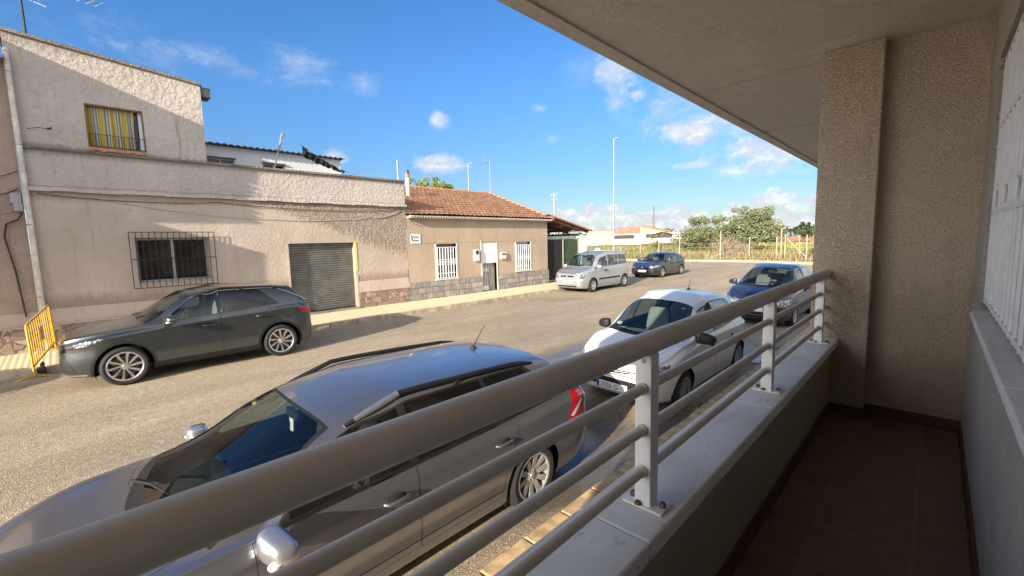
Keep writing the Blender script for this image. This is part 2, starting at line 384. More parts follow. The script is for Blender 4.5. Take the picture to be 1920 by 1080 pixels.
def awning_m():
    m, nt, b = mat('striped_awning_cloth')
    v = coords(nt)
    sx = nt.nodes.new('ShaderNodeSeparateXYZ'); L(nt, v, sx.inputs[0])
    f = math2(nt, 'FRACT', math2(nt, 'MULTIPLY', math2(nt, 'ADD', sx.outputs[0], 20.03), 1 / .205))
    y = (.42, .31, .07); g = (.14, .145, .17); w = (.42, .44, .48); p = (.52, .49, .36)
    cr = nt.nodes.new('ShaderNodeValToRGB'); L(nt, f, cr.inputs[0]); cr.color_ramp.interpolation = 'CONSTANT'
    els = [(0, y), (.46, p), (.52, g), (.64, w), (.78, g), (.90, p), (.96, y)]
    cr.color_ramp.elements[0].position = 0; cr.color_ramp.elements[0].color = rgb(y)
    cr.color_ramp.elements[1].position = els[1][0]; cr.color_ramp.elements[1].color = rgb(els[1][1])
    for ps, cc in els[2:]:
        e = cr.color_ramp.elements.new(ps); e.color = rgb(cc)
    L(nt, cr.outputs[0], b.inputs['Base Color']); setc(b, 'Roughness', .9)
    return m
M['awning'] = awning_m()
P_TROC = paint('paint_grey_green', (.085, .095, .097), .75, .24, .03)
P_LAG = paint('paint_grey_violet', (.25, .255, .28), .8, .26, .08)
P_C3 = paint('paint_white', (.70, .70, .67), 0., .35, .05)
P_DARK = paint('paint_dark_blue', (.055, .06, .092), .7, .3, .06)
P_BERL = paint('paint_silver', (.44, .47, .50), .7, .36, .15)
P_LEX = paint('paint_blue_grey', (.045, .055, .085), .7, .28, .05)
M['silver_shell'] = paint('mirror_shell_silver', (.42, .43, .47), .7, .25, .02)

# ------------------------------------------------------------------ mesh helpers
class MB:
    def __init__(s): s.v = []; s.f = []; s.mi = []
    def add(s, vs, fs, mi=0):
        o = len(s.v); s.v += [tuple(v) for v in vs]; s.f += [tuple(i + o for i in f) for f in fs]; s.mi += [mi] * len(fs)
        return s
    def box(s, x0, x1, y0, y1, z0, z1, mi=0):
        vs = [(x, y, z) for x in (x0, x1) for y in (y0, y1) for z in (z0, z1)]
        return s.add(vs, [(0, 1, 3, 2), (4, 6, 7, 5), (0, 4, 5, 1), (2, 3, 7, 6), (0, 2, 6, 4), (1, 5, 7, 3)], mi)
    def obox(s, c, ax, ay, az, mi=0):
        c = Vector(c); ax, ay, az = Vector(ax), Vector(ay), Vector(az)
        vs = [c + ax * i + ay * j + az * k for i in (-1, 1) for j in (-1, 1) for k in (-1, 1)]
        return s.add(vs, [(0, 1, 3, 2), (4, 6, 7, 5), (0, 4, 5, 1), (2, 3, 7, 6), (0, 2, 6, 4), (1, 5, 7, 3)], mi)
    def tube(s, pts, r, n=10, cap=True, mi=0):
        pts = [Vector(p) for p in pts]; rr = r if isinstance(r, (list, tuple)) else [r] * len(pts)
        rings = []
        up = None
        for i, p in enumerate(pts):
            t = (pts[min(i + 1, len(pts) - 1)] - pts[max(i - 1, 0)])
            if t.length < 1e-9: t = Vector((0, 0, 1))
            t.normalize()
            if up is None: up = t.orthogonal().normalized()
            up = (up - t * up.dot(t)).normalized(); w = t.cross(up)
            rings.append([p + (up * math.cos(a) + w * math.sin(a)) * rr[i] for a in (2 * math.pi * k / n for k in range(n))])
        vs = [q for ring in rings for q in ring]; fs = []
        for i in range(len(pts) - 1):
            for k in range(n): fs.append((i * n + k, i * n + (k + 1) % n, (i + 1) * n + (k + 1) % n, (i + 1) * n + k))
        if cap: fs.append(tuple(range(n - 1, -1, -1))); fs.append(tuple(range((len(pts) - 1) * n, len(pts) * n)))
        return s.add(vs, fs, mi)
    def lathe(s, prof, axis='Y', c=(0, 0, 0), n=32, mi=0):
        vs = []; fs = []
        for (r, h) in prof:
            for k in range(n):
                a = 2 * math.pi * k / n
                if axis == 'Y': vs.append((c[0] + r * math.cos(a), c[1] + h, c[2] + r * math.sin(a)))
                else: vs.append((c[0] + r * math.cos(a), c[1] + r * math.sin(a), c[2] + h))
        for i in range(len(prof) - 1):
            for k in range(n): fs.append((i * n + k, i * n + (k + 1) % n, (i + 1) * n + (k + 1) % n, (i + 1) * n + k))
        return s.add(vs, fs, mi)
    def ell(s, c, r, n=16, m=10, e=1., mi=0):
        vs = []; fs = []
        sg = lambda v, p: math.copysign(abs(v) ** p, v)
        for i in range(m + 1):
            t = -math.pi / 2 + math.pi * i / m
            for k in range(n):
                a = 2 * math.pi * k / n
                vs.append((c[0] + r[0] * sg(math.cos(t), e) * sg(math.cos(a), e), c[1] + r[1] * sg(math.cos(t), e) * sg(math.sin(a), e), c[2] + r[2] * sg(math.sin(t), e)))
        for i in range(m):
            for k in range(n): fs.append((i * n + k, i * n + (k + 1) % n, (i + 1) * n + (k + 1) % n, (i + 1) * n + k))
        return s.add(vs, fs, mi)
def root_loc(p):
    while p and p.parent: p = p.parent
    return Vector(p.location) if p else Vector((0, 0, 0))
def finish(me, smooth, m):
    for mm in (m if isinstance(m, (list, tuple)) else [m]): me.materials.append(mm)
    if smooth: me.shade_smooth() if hasattr(me, 'shade_smooth') else None
def obj(name, mb, m, parent=None, smooth=False, local=False, bevel=0, fixn=True):
    off = Vector((0, 0, 0)) if local else root_loc(parent)
    me = bpy.data.meshes.new(name)
    me.from_pydata([tuple(Vector(v) - off) for v in mb.v], [], mb.f)
    if fixn:
        b = bmesh.new(); b.from_mesh(me)
        bmesh.ops.recalc_face_normals(b, faces=b.faces); b.to_mesh(me); b.free()
    for mm in (m if isinstance(m, (list, tuple)) else [m]): me.materials.append(mm)
    if any(mb.mi):
        for p, i in zip(me.polygons, mb.mi): p.material_index = i
    if smooth:
        for p in me.polygons: p.use_smooth = True
        try: me.set_sharp_from_angle(angle=R(38))
        except Exception: pass
    o = bpy.data.objects.new(name, me); COL.objects.link(o)
    if parent: o.parent = parent
    if bevel:
        md = o.modifiers.new('Bevel', 'BEVEL'); md.width = bevel; md.segments = 2; md.limit_method = 'ANGLE'; md.angle_limit = R(40)
    return o
def tag(o, label=None, cat=None, group=None, kind=None):
    if label: o['label'] = label
    if cat: o['category'] = cat
    if group: o['group'] = group
    if kind: o['kind'] = kind
    return o
def thing(name, label, cat, loc=(0, 0, 0), group=None):
    o = bpy.data.objects.new(name, None); COL.objects.link(o); o.location = loc; o.empty_display_size = .3
    return tag(o, label, cat, group)
def one(name, mb, m, label, cat, group=None, smooth=False, bevel=0):
    return tag(obj(name, mb, m, None, smooth, bevel=bevel), label, cat, group)
def struct(name, mb, m, smooth=False):
    return tag(obj(name, mb, m, None, smooth, fixn=False), None, None, None, 'structure')
def text_mb(s, size, origin, ux, uz, depth=.002):
    cu = bpy.data.curves.new('t', 'FONT'); cu.body = s; cu.size = size
    o = bpy.data.objects.new('t', cu); COL.objects.link(o)
    dg = bpy.context.evaluated_depsgraph_get(); me = o.evaluated_get(dg).to_mesh()
    ux, uz, og = Vector(ux), Vector(uz), Vector(origin)
    mb = MB(); mb.add([og + ux * v.co.x + uz * v.co.y for v in me.vertices], [tuple(p.vertices) for p in me.polygons])
    o.evaluated_get(dg).to_mesh_clear(); bpy.data.objects.remove(o); bpy.data.curves.remove(cu)
    return mb

def G(x, y):
    """ground height: the street falls towards the near kerb"""
    g = .036 * (min(max(y, 2.7), 10.1) - 2.7)
    if x > 44: g = max(g, .1) * max(0, 1 - (x - 44) / 20) + .2 * min(1, (x - 44) / 20) + .0125 * (x - 44) * (1 if x < 160 else 160 / x)
    return g
def sheet(x0, x1, y0, y1, nx, ny, dz=0., G=G, jit=0):
    mb = MB(); vs = []; fs = []
    for i in range(nx + 1):
        for j in range(ny + 1):
            x = x0 + (x1 - x0) * i / nx; y = y0 + (y1 - y0) * j / ny
            vs.append((x, y, G(x, y) + dz + (jit * mnoise.noise(Vector((x * .8, y * .8, 0))) if jit else 0)))
    for i in range(nx):
        for j in range(ny):
            a = i * (ny + 1) + j; fs.append((a, a + ny + 1, a + ny + 2, a + 1))
    return mb.add(vs, fs)

# ------------------------------------------------------------------ cars
def pch(keys):
    ks = sorted(keys); X = [k[0] for k in ks]; Y = [k[1] for k in ks]; n = len(X)
    d = [(Y[i + 1] - Y[i]) / (X[i + 1] - X[i]) for i in range(n - 1)]
    m = [0.] * n
    for i in range(1, n - 1):
        if d[i - 1] * d[i] > 0:
            w1 = 2 * (X[i + 1] - X[i]) + (X[i] - X[i - 1]); w2 = (X[i + 1] - X[i]) + 2 * (X[i] - X[i - 1])
            m[i] = (w1 + w2) / (w1 / d[i - 1] + w2 / d[i])
    m[0] = d[0]; m[-1] = d[-1]
    def f(x):
        if x <= X[0]: return Y[0]
        if x >= X[-1]: return Y[-1]
        i = max(j for j in range(n - 1) if X[j] <= x)
        h = X[i + 1] - X[i]; t = (x - X[i]) / h
        return (2 * t ** 3 - 3 * t * t + 1) * Y[i] + (t ** 3 - 2 * t * t + t) * h * m[i] + (-2 * t ** 3 + 3 * t * t) * Y[i + 1] + (t ** 3 - t * t) * h * m[i + 1]
    return f
def sup(d, n=2.4):
    d = min(max(d, 0), 1); return (1 - (1 - d) ** n) ** (1 / n)
def inpoly(p, poly):
    x, y = p; c = False; j = len(poly) - 1
    for i in range(len(poly)):
        xi, yi = poly[i]; xj, yj = poly[j]
        if (yi > y) != (yj > y) and x < (xj - xi) * (y - yi) / (yj - yi) + xi: c = not c
        j = i
    return c
def offset(poly, d):
    """move the outline inwards by d"""
    n = len(poly); A = sum(poly[i][0] * poly[(i + 1) % n][1] - poly[(i + 1) % n][0] * poly[i][1] for i in range(n))
    sgn = 1 if A > 0 else -1; out = []
    for i in range(n):
        p0, p1, p2 = Vector(poly[i - 1]), Vector(poly[i]), Vector(poly[(i + 1) % n])
        e1 = (p1 - p0); e2 = (p2 - p1)
        if e1.length < 1e-6 or e2.length < 1e-6: out.append(tuple(p1)); continue
        e1.normalize(); e2.normalize()
        n1 = Vector((-e1.y, e1.x)) * sgn; n2 = Vector((-e2.y, e2.x)) * sgn
        b = n1 + n2; k = b.dot(n1)
        b = b * (d / max(k, .35))
        out.append((p1.x + b.x, p1.y + b.y))
    return out
AX = {'S': (0, 2), 'T': (0, 1), 'F': (1, 2), 'R': (1, 2)}
VD = {'S': Vector((0, 1, 0)), 'T': Vector((0, 0, 1)), 'F': Vector((1, 0, 0)), 'R': Vector((1, 0, 0))}
def cut(bm, lay, view, poly, tg, side=0, filt=None):
    a, b = AX[view]; vd = VD[view]
    x0 = min(p[0] for p in poly); x1 = max(p[0] for p in poly); y0 = min(p[1] for p in poly); y1 = max(p[1] for p in poly)
    cand = []
    for f in bm.faces:
        c = f.calc_center_median()
        if side and c.y * side < .02: continue
        if view == 'S' and abs(f.normal.y) < .08: continue
        if view == 'T' and f.normal.z < .12: continue
        if view == 'F' and (f.normal.x > -.12): continue
        if view == 'R' and (f.normal.x < .1): continue
        if filt and not filt(c, f.normal): continue
        us = [v.co[a] for v in f.verts]; ws = [v.co[b] for v in f.verts]
        if max(us) < x0 or min(us) > x1 or max(ws) < y0 or min(ws) > y1: continue
        cand.append(f)
    n = len(poly)
    for i in range(n):
        p, q = poly[i], poly[(i + 1) % n]
        if abs(p[0] - q[0]) + abs(p[1] - q[1]) < 1e-6: continue
        co = Vector((0, 0, 0)); co[a] = p[0]; co[b] = p[1]
        d = Vector((0, 0, 0)); d[a] = q[0] - p[0]; d[b] = q[1] - p[1]
        no = d.cross(vd).normalized()
        # only faces near this edge
        ex0, ex1 = min(p[0], q[0]) - .03, max(p[0], q[0]) + .03; ey0, ey1 = min(p[1], q[1]) - .03, max(p[1], q[1]) + .03
        near = []; rest = []
        for f in cand:
            us = [v.co[a] for v in f.verts]; ws = [v.co[b] for v in f.verts]
            (rest if (max(us) < ex0 or min(us) > ex1 or max(ws) < ey0 or min(ws) > ey1) else near).append(f)
        if not near: continue
        geom = set(near)
        for f in near: geom.update(f.edges); geom.update(f.verts)
        r = bmesh.ops.bisect_plane(bm, geom=list(geom), dist=1e-5, plane_co=co, plane_no=no)
        nf = [g for g in r['geom'] if isinstance(g, bmesh.types.BMFace) and g.is_valid]
        cand = [f for f in rest if f.is_valid] + nf
    kill = []
    for f in set(cand):
        if not f.is_valid: continue
        c = f.calc_center_median()
        if inpoly((c[a], c[b]), poly):
            if tg < 0: kill.append(f)
            else: f[lay] = tg
    if kill: bmesh.ops.delete(bm, geom=kill, context='FACES')

def rim_mesh(r, n, w0, w1, twist, alt, depth=.05, ring=.018, curve=0.):
    """spoked wheel disc in the XZ plane, outer face towards -Y"""
    mb = MB()
    mb.lathe([(r, .16), (r, 0.0), (r + .008, -.006), (r - ring * .3, -.010), (r - ring, -.002), (r - ring - .004, .10)], 'Y', n=48)
    for k in range(n):
        a0 = 2 * math.pi * k / n + .2; tw = twist * ((-1) ** k if alt else 1)
        pr = []
        for i in range(7):
            t = i / 6; rad = .045 + (r - ring * .6 - .045) * t
            a = a0 + tw * t + curve * math.sin(t * math.pi) * ((-1) ** k if alt else 1)
            w = w0 + (w1 - w0) * t; y = depth * (1 - t) ** 1.5 * .6
            c = Vector((math.cos(a) * rad, y, math.sin(a) * rad)); tn = Vector((-math.sin(a), 0, math.cos(a)))
            pr.append((c - tn * w, c + tn * w))
        vs = []; fs = []
        for (p, q) in pr: vs += [p, q, q + Vector((0, .03, 0)), p + Vector((0, .03, 0))]
        for i in range(6):
            o = i * 4
            for j in range(4): fs.append((o + j, o + (j + 1) % 4, o + 4 + (j + 1) % 4, o + 4 + j))
        mb.add(vs, fs)
    mb.lathe([(0.001, .012), (.03, .012), (.034, .02), (.062, depth * .6 - .004), (.068, depth * .6 + .03)], 'Y', n=24)
    for k in range(5):
        a = 2 * math.pi * k / 5; mb.lathe([(.001, .018), (.008, .018), (.008, .04)], 'Y', (math.cos(a) * .05, 0, math.sin(a) * .05), 8)
    return mb

def make_wheels(root, S):
    r = S['r']; W2 = S['W'] / 2; rr = S.get('rim', r * .64)
    tw = .20
    ty = MB(); s = r - rr
    ty.lathe([(rr, .005), (rr + s * .12, -.012), (rr + s * .55, -.018), (r - .025, -.006), (r - .006, .012), (r, .04), (r, tw - .04), (r - .01, tw - .015), (rr, tw)], 'Y', n=56)
    rm = rim_mesh(rr, *S['spokes']); dk = MB()
    dk.lathe([(.001, .075), (rr * .72, .075), (rr * .72, .10), (.001, .10)], 'Y', n=32); dk.lathe([(rr * .72, .13), (rr - .002, .13), (rr-.002, .14)], 'Y', n=32)
    mk = {}
    for i, (x, sd) in enumerate(((S['fo'], -1), (S['fo'], 1), (S['fo'] + S['wb'], -1), (S['fo'] + S['wb'], 1))):
        if not mk:
            w = obj('wheel', dk, M['brake'], root, True, True); t = obj('tyre', ty, M['rubber'], w, True, True); q = obj('rim', rm, S.get('rimmat', M['alloy']), w, True, True)
            mk = dict(w=w, t=t, q=q); objs = (w, t, q)
        else:
            w = mk['w'].copy(); COL.objects.link(w); w.parent = root; objs = [w]
            for k in ('t', 'q'): c = mk[k].copy(); COL.objects.link(c); c.parent = w; objs.append(c)
        steer = S.get('steer', 0) if i < 2 else 0
        w.location = (x, sd * (W2 - .018), r); w.rotation_euler = (0, R(rnd.uniform(0, 60)), (math.pi if sd > 0 else 0) + steer)

def make_car(name, label, loc, S, group='cars parked along the street'):
    root = thing(name, label, 'car', loc, group)
    Lc, W, H = S['L'], S['W'], S['H']; W2 = W / 2
    xc, zc, xw, zw, xp, xr, zr, xg, zg = (S[k] for k in ('xc', 'zc', 'xw', 'zw', 'xp', 'xr', 'zr', 'xg', 'zg'))
    hf = S['hf']; wr = S['wr']; zbf, zbr = S['zbf'], S['zbr']; gc = S.get('gc', .18)
    hk = S.get('hoodk', .55)
    zt = pch([(-.1, hf - .02), (.10, hf), (.10 + (xc - .1) * .45, hf + (zc - hf) * hk), (xc - .07, zc - .02), (xc, zc), (xc + (xw - xc) * .2, zc + (zw - zc) * .215),
              (xc + (xw - xc) * .5, zc + (zw - zc) * .53), (xc + (xw - xc) * .85, zc + (zw - zc) * .88), (xw, zw), (xw + .18, zw + (H - zw) * .45), (xp, H), ((xp + xr) / 2, (H * 1.6 + zr * .4) / 2), (xr, zr), (xr + .06, zr - .03), (xg, zg), (min(xg + .06, Lc - .03), zg - .05), (Lc, min(zg - .08, S.get('zt', zg - .1)))])
    xs = xc + S.get('apx', .28)
    belt = pch([(-.1, hf - .08), (.3, hf + (zbf - hf) * .45 - .02), (xc - .1, zbf - .02), (xs, zbf), ((xs + xg) / 2, (zbf + zbr) / 2 + S.get('bb', 0)), (xg - .25, zbr), (xg, min(zbr, zg - .04)), (Lc, min(zbr, zg) - .12)])
    ze = pch([(-.1, hf - .035), (.3, hf + (zbf - hf) * .5 + .01), (xc - .1, zbf + .01), (xs - .02, zbf + .035), (xs + (xw + .12 - xs) * .5, zbf + .035 + (zw - .06 - zbf - .035) * .55), (xw + .12, zw - .06 - S.get('rcrown', 0)), (xw + .45, (zw + H) / 2 - .052 - S.get('rcrown', 0)), (xp, H - .055 - S.get('rcrown', 0)), (xr, zr - .045 - S.get('rcrown', 0)), (xg - .03, max(zg - .03, zbr + .03)), (Lc, min(zbr, zg) - .08)])
    ye = pch([(-.1, W2 - .26), (.5, W2 - .20), (xs - .05, W2 - .125), (xs + (xw + .12 - xs) * .5, (W2 - .12 + wr) / 2 + .005), (xw + .12, wr - .02), (xp, wr + .005), (xr, wr - .03), (xg, W2 - .16), (Lc, W2 - .16)])
    yb = pch([(-.1, W2 - .16), (.5, W2 - .095), (xs, W2 - .075), (xp, W2 - .065), (xg - .2, W2 - .09), (Lc, W2 - .13)])
    bulge = S.get('bulge', 0.012); zmF = S.get('zmF', .50); zmR = .58
    a1, a2 = S.get('a1', .13), S.get('a2', .62); r1, r2_ = .10, .45
    fx = S['fo']; rx = S['fo'] + S['wb']; ra = S['r'] + S.get('archgap', .045)
    def section(x):
        f = x / a1 if x < a1 else (None); xx = min(max(x, a1), Lc - r1)
        fl = bulge * (math.exp(-((x - fx) / .42) ** 2) + math.exp(-((x - rx) / .42) ** 2))
        w = W2 - .012 + fl; zb = belt(xx); t = zt(xx); e = ze(xx); y1 = yb(xx); y2 = ye(xx)
        gcx = gc + .05 * max(0, 1 - x / .5) + .08 * max(0, (x - Lc + .5) / .5)
        pts = [(0, gcx), (w - .30, gcx), (w - .07, gcx + .015), (w - .022, gcx + .10), (w, .50), (w - S.get('waist', .016), (zb + .50) / 2 + .02), (w - .022, zb - .085), (y1 + .012, zb - .02), (y1, zb + .012)]
        for tt in (.12, .5, .88): pts.append((y1 + (y2 + .012 - y1) * tt + .02 * math.sin(math.pi * tt), zb + .012 + (e - zb - .012) * tt))
        pts += [(y2, e), (y2 * .93, e + (t - e) * .32), (y2 * .75, e + (t - e) * .66), (y2 * .4, e + (t - e) * .93), (0, t)]
        sF = sup(x / a1, 2.3) if x < a1 else 1; sR = sup((Lc - x) / r1, 2.3) if x > Lc - r1 else 1
        pF = .60 + .40 * sup(x / a2, 2.0) if x < a2 else 1; pR = .74 + .26 * sup((Lc - x) / r2_, 2.0) if x > Lc - r2_ else 1
        return [((y * pF * pR), (zmF + (z - zmF) * sF if sF < 1 else (zmR + (z - zmR) * sR))) for (y, z) in pts]
    XS = [0.0015, .006, .013, .022, .033, .046, .06, .076, .094, .113, .135, .16]
    x = .19
    while x < Lc - .18: XS.append(x); x += .032
    XS += [Lc - q for q in (.16, .135, .113, .094, .076, .06, .046, .033, .022, .013, .006, .0015)]
    SUB = S.get('sub', 3)
    bm = bmesh.new(); rings = []
    for x in XS:
        p = section(x); k = len(p); fy = pch([(i, q[0]) for i, q in enumerate(p)]); fz = pch([(i, q[1]) for i, q in enumerate(p)])
        half = [(fy(i / SUB), fz(i / SUB)) for i in range((k - 1) * SUB + 1)]
        ring = [bm.verts.new((x, -y, z)) for y, z in half]
        ring += [bm.verts.new((x, y, z)) for y, z in reversed(half[1:-1])]
        rings.append(ring)
    n = len(rings[0])
    for i in range(len(rings) - 1):
        for k in range(n): bm.faces.new((rings[i][k], rings[i + 1][k], rings[i + 1][(k + 1) % n], rings[i][(k + 1) % n]))
    bm.faces.new(rings[0]); bm.faces.new(list(reversed(rings[-1])))
    bm.normal_update()
    if sum(f.normal.z for f in bm.faces if f.calc_center_median().z > 1.2) < 0: bmesh.ops.reverse_faces(bm, faces=bm.faces)
    bm.normal_update()
    tree = BVHTree.FromBMesh(bm); bm.verts.ensure_lookup_table(); bm.faces.ensure_lookup_table()
    base = [([v.co.copy() for v in f.verts], [v.normal.copy() for v in f.verts]) for f in bm.faces]
    lay = bm.faces.layers.int.new('part')
    TG = ['body', 'panel_gap', 'hood', 'front_door', 'rear_door', 'window_trim', 'windscreen', 'front_window', 'rear_window', 'quarter_window', 'tailgate_window', 'headlight', 'tail_light', 'grille', 'cladding', 'lower_intake', 'fog_light', 'roof_panel', 'reflector', 'chrome_strip']
    T = {k: i for i, k in enumerate(TG)}
    def both(view, poly, tg, filt=None):
        for sd in (1, -1):
            pl = poly if view == 'S' else [((p[0] * sd, p[1]) if view in 'FR' else (p[0], p[1] * sd)) for p in poly]
            cut(bm, lay, view, pl, tg, sd, filt)
    # bonnet
    hp = [(.16, -.0), (.17, W2 * .45), (.24, W2 - .36), (.45, W2 - .245), (xc - .15, W2 - .185), (xc + .12, W2 - .19), (xc + .03, W2 * .5), (xc - .01, 0)]
    full = hp[1:-1]; hood = [(p[0], -p[1]) for p in reversed(full)] ; hood = full + hood
    cut(bm, lay, 'T', hood, T['panel_gap'], 0, lambda c, nn: c.z > hf - .12 and c.x < xc + .2)
    cut(bm, lay, 'T', offset(hood, .005), T['hood'], 0, lambda c, nn: c.z > hf - .12 and c.x < xc + .2)
    # windscreen
    def ws_poly(d0, d1, dy):
        x_at = lambda y: xc + d0 + S.get('wcurve', .20) * (y / W2) ** 2
        x_top = lambda y: xw + d1 + .13 * (y / W2) ** 2
        pts = []
        for i in range(-6, 7):
            y = i / 6 * (ye(xs) - dy - .01); pts.append((x_at(y), y))
        for i in range(6, -7, -1):
            y = i / 6 * (wr - dy - .022); pts.append((x_top(y), y))
        return pts
    inner_ws = lambda c, nn: c.x > xc - .3 and c.x < xw + .3 and nn.x < -.05
    if S.get('cowl', 1): cut(bm, lay, 'T', ws_poly(-.03, -.005, .012), T['cladding' if 0 else 'window_trim'], 0, inner_ws)
    cut(bm, lay, 'T', ws_poly(.06, -.03, .04), T['windscreen'], 0, inner_ws)
    # side glass
    q0 = xs + S.get('qf', .10); q1 = S['qe']; nseg = 12
    low = lambda x: belt(x) + .030; hi = lambda x: ze(x) - S.get('hid', .03)
    def side_poly(xa, xb_, d=0., slant=0., nn_=nseg, rs=0.):
        bot = [(xa + (xb_ - xa) * i / nn_, 0) for i in range(nn_ + 1)]
        pts = [(x_, low(x_) + d) for x_, _ in bot]
        top = []
        for i in range(nn_, -1, -1):
            x_ = xa + slant + (xb_ - rs - xa - slant) * i / nn_; top.append((x_, max(hi(x_) - d, low(x_) + d + .012)))
        return pts + top
    up = S.get('rslant', .25)
    both('S', side_poly(q0, q1, 0, 0, nseg, up), T['window_trim'])
    B, Cq = S['B'], S['C']
    both('S', side_poly(q0 + .06, B - .035, .014, 0), T['front_window'])
    both('S', side_poly(B + .035, Cq - .02, .014, 0, nseg, S.get('cs', 0)), T['rear_window'])
    if q1 - Cq > .22: both('S', side_poly(Cq + .03 , q1 - .05, .014, -S.get('cs', 0), 8, up), T['quarter_window'])
    # doors (below the glass)
    zl = gc + .13; fd = S['fd']
    def dp(x0, x1, arch):
        nb = 6; top = [(x1 + (x0 - x1) * i / nb, low(x1 + (x0 - x1) * i / nb) - .012) for i in range(nb + 1)]
        if arch:
            pa = [(rx + (ra + .05) * math.cos(a), S['r'] + (ra + .05) * math.sin(a)) for a in (R(200), R(180), R(160), R(140), R(122))]
            pa = [p for p in pa if p[0] < x1 - .02 and p[1] > zl + .02]
            if not pa: return [(x0, zl), (x1, zl)] + top
            return [(x0, zl), (pa[0][0] - .01, zl)] + pa + [(x1, S['r'] + ra + .16)] + top
        return [(x0 + .01, zl), (x1, zl)] + top
    for tg, pl in (('front_door', dp(fd, B, 0)), ('rear_door', dp(B + .006, S['rd'], 1))):
        if tg == 'rear_door' and not S.get('five', 1): continue
        both('S', pl, T['panel_gap']); both('S', offset(pl, .0045), T[tg])
    if S.get('sill_clad'):
        both('S', [(fx + ra, gc - .02), (rx - ra, gc - .02), (rx - ra, gc + .13), (fx + ra, gc + .13)], T['cladding'])
        for cx in (fx, rx):
            both('S', [(cx + (ra + .045) * math.cos(R(a)), S['r'] + (ra + .045) * math.sin(R(a))) for a in range(-50, 235, 12)], T['cladding'])
    for tg, view, pl in S.get('extra', []):
        if tg == 'headlight' and view == 'S': both(view, pl, T[tg], lambda c, nn: c.x < .9)
        elif view == 'F': both(view, pl, T[tg], lambda c, nn: c.x < .55)
        else: both(view, pl, T[tg])
    for tg, pl in S.get('front', []): cut(bm, lay, 'F', pl, T[tg], 0, lambda c, nn: c.x < .5)
    cut(bm, lay, 'R', [(-W2 + .24, zbr + .02), (W2 - .24, zbr + .02), (wr - .10, zr - .07), (-wr + .10, zr - .07)], T['tailgate_window'], 0, lambda c, nn: c.x > xr - .1)
    for cx in (fx, rx):
        arch = [(cx + ra * math.cos(R(a)), S['r'] + ra * math.sin(R(a))) for a in range(-90, 270, 10)]
        arch = [(p[0], max(p[1], S['r'] - ra)) for p in arch]
        both('S', arch, -1, lambda c, nn: abs(c.y) > W2 - .34)
        dl = [f for f in bm.faces if abs(f.calc_center_median().y) > W2 - .33 and f.normal.z < -.5 and abs(f.calc_center_median().x - cx) < ra and f.calc_center_median().z < .45]
        bmesh.ops.delete(bm, geom=dl, context='FACES')
    # split into meshes
    matof = dict(body=S['paint'], panel_gap=M['gap'], hood=S['paint'], front_door=S['paint'], rear_door=S['paint'], window_trim=S.get('trim', M['black']), windscreen=S.get('ws', M['glass']), front_window=M['glass_side'], rear_window=S.get('rg', M['glass_side']), quarter_window=S.get('rg', M['glass_side']), tailgate_window=S.get('rg', M['glass_side']), headlight=M['lamp'], tail_light=M['red'], grille=M['blackgloss'], cladding=S.get('clad', M['black']), lower_intake=M['black'], fog_light=M['lamp'], roof_panel=M['blackgloss'], reflector=M['whitelens'], chrome_strip=M['chrome'])
    groups = {}
    for f in bm.faces:
        tg = TG[f[lay]]; c = f.calc_center_median()
        key = (tg, (1 if c.y > 0 else -1) if tg in ('front_door', 'rear_door', 'front_window', 'rear_window', 'quarter_window', 'headlight', 'tail_light', 'fog_light', 'reflector') else 0)
        groups.setdefault(key, []).append(f)
    made = {}
    for (tg, sd), fs in groups.items():
        idx = {}; vs = []; ff = []
        for f in fs:
            q = []
            for v in f.verts:
                if v.index not in idx or True:
                    k = v
                    if k not in idx: idx[k] = len(vs); vs.append(v.co.copy())
                    q.append(idx[k])
            ff.append(q)
        me = bpy.data.meshes.new(tg); me.from_pydata([tuple(v) for v in vs], [], ff)
        me.materials.append(matof[tg]); me.validate(); me.update()
        for p in me.polygons: p.use_smooth = True
        nn = []; vs = [v.co.copy() for v in me.vertices]
        for v in vs:
            co, no, fi, d = tree.find_nearest(v)
            cs, ns = base[fi]
            if len(cs) > 4: nn.append(no); continue
            w = poly_3d_calc(cs, co); s_ = Vector((0, 0, 0))
            for a, b_ in zip(w, ns): s_ += b_ * a
            nn.append(s_.normalized() if s_.length > 0 else no)
        me.normals_split_custom_set_from_vertices([tuple(v) for v in nn])
        o = bpy.data.objects.new(tg, me); COL.objects.link(o); o.parent = root; made[(tg, sd)] = o
    bm.free()
    # wheel housings and underbody
    mb = MB()
    for cx in (fx, rx):
        for sd in (-1, 1):
            n_ = 20; vs = []; fs = []
            for i in range(n_ + 1):
                a = R(-25) + R(230) * i / n_
                for yy in (W2 - .05, W2 - .36): vs.append((cx + (ra + .012) * math.cos(a), sd * yy, S['r'] + (ra + .012) * math.sin(a)))
            for i in range(n_): fs.append((2 * i, 2 * i + 1, 2 * i + 3, 2 * i + 2))
            vs.append((cx, sd * (W2 - .36), S['r'])); c = len(vs) - 1
            for i in range(n_): fs.append((c, 2 * i + 1, 2 * i + 3))
            mb.add(vs, fs)
    mb.box(.35, Lc - .35, -W2 + .38, W2 - .38, gc - .02, gc + .1)
    obj('wheel_housing', mb, M['black'], root, False, True)
    # cabin
    mb = MB(); mb.box(xc - .1, xg - .1, -W2 + .14, W2 - .14, gc + .05, gc + .09); mb.box(xc - .1, xc + .02, -W2 + .15, W2 - .15, gc + .1, zbf - .14)
    obj('cabin_floor', mb, M['interior'], root, False, True)
    mb = MB(); n_ = 10; vs = []; fs = []
    dash = [(xc + .10, zbf - .05), (xc + .22, zbf + .0), (xc + .45, zbf - .005), (xc + .60, zbf - .05), (xc + .62, zbf - .2), (xc + .5, .5)]
    for (dx, dz) in dash:
        for yy in (-W2 + .13, W2 - .13): vs.append((dx, yy, dz))
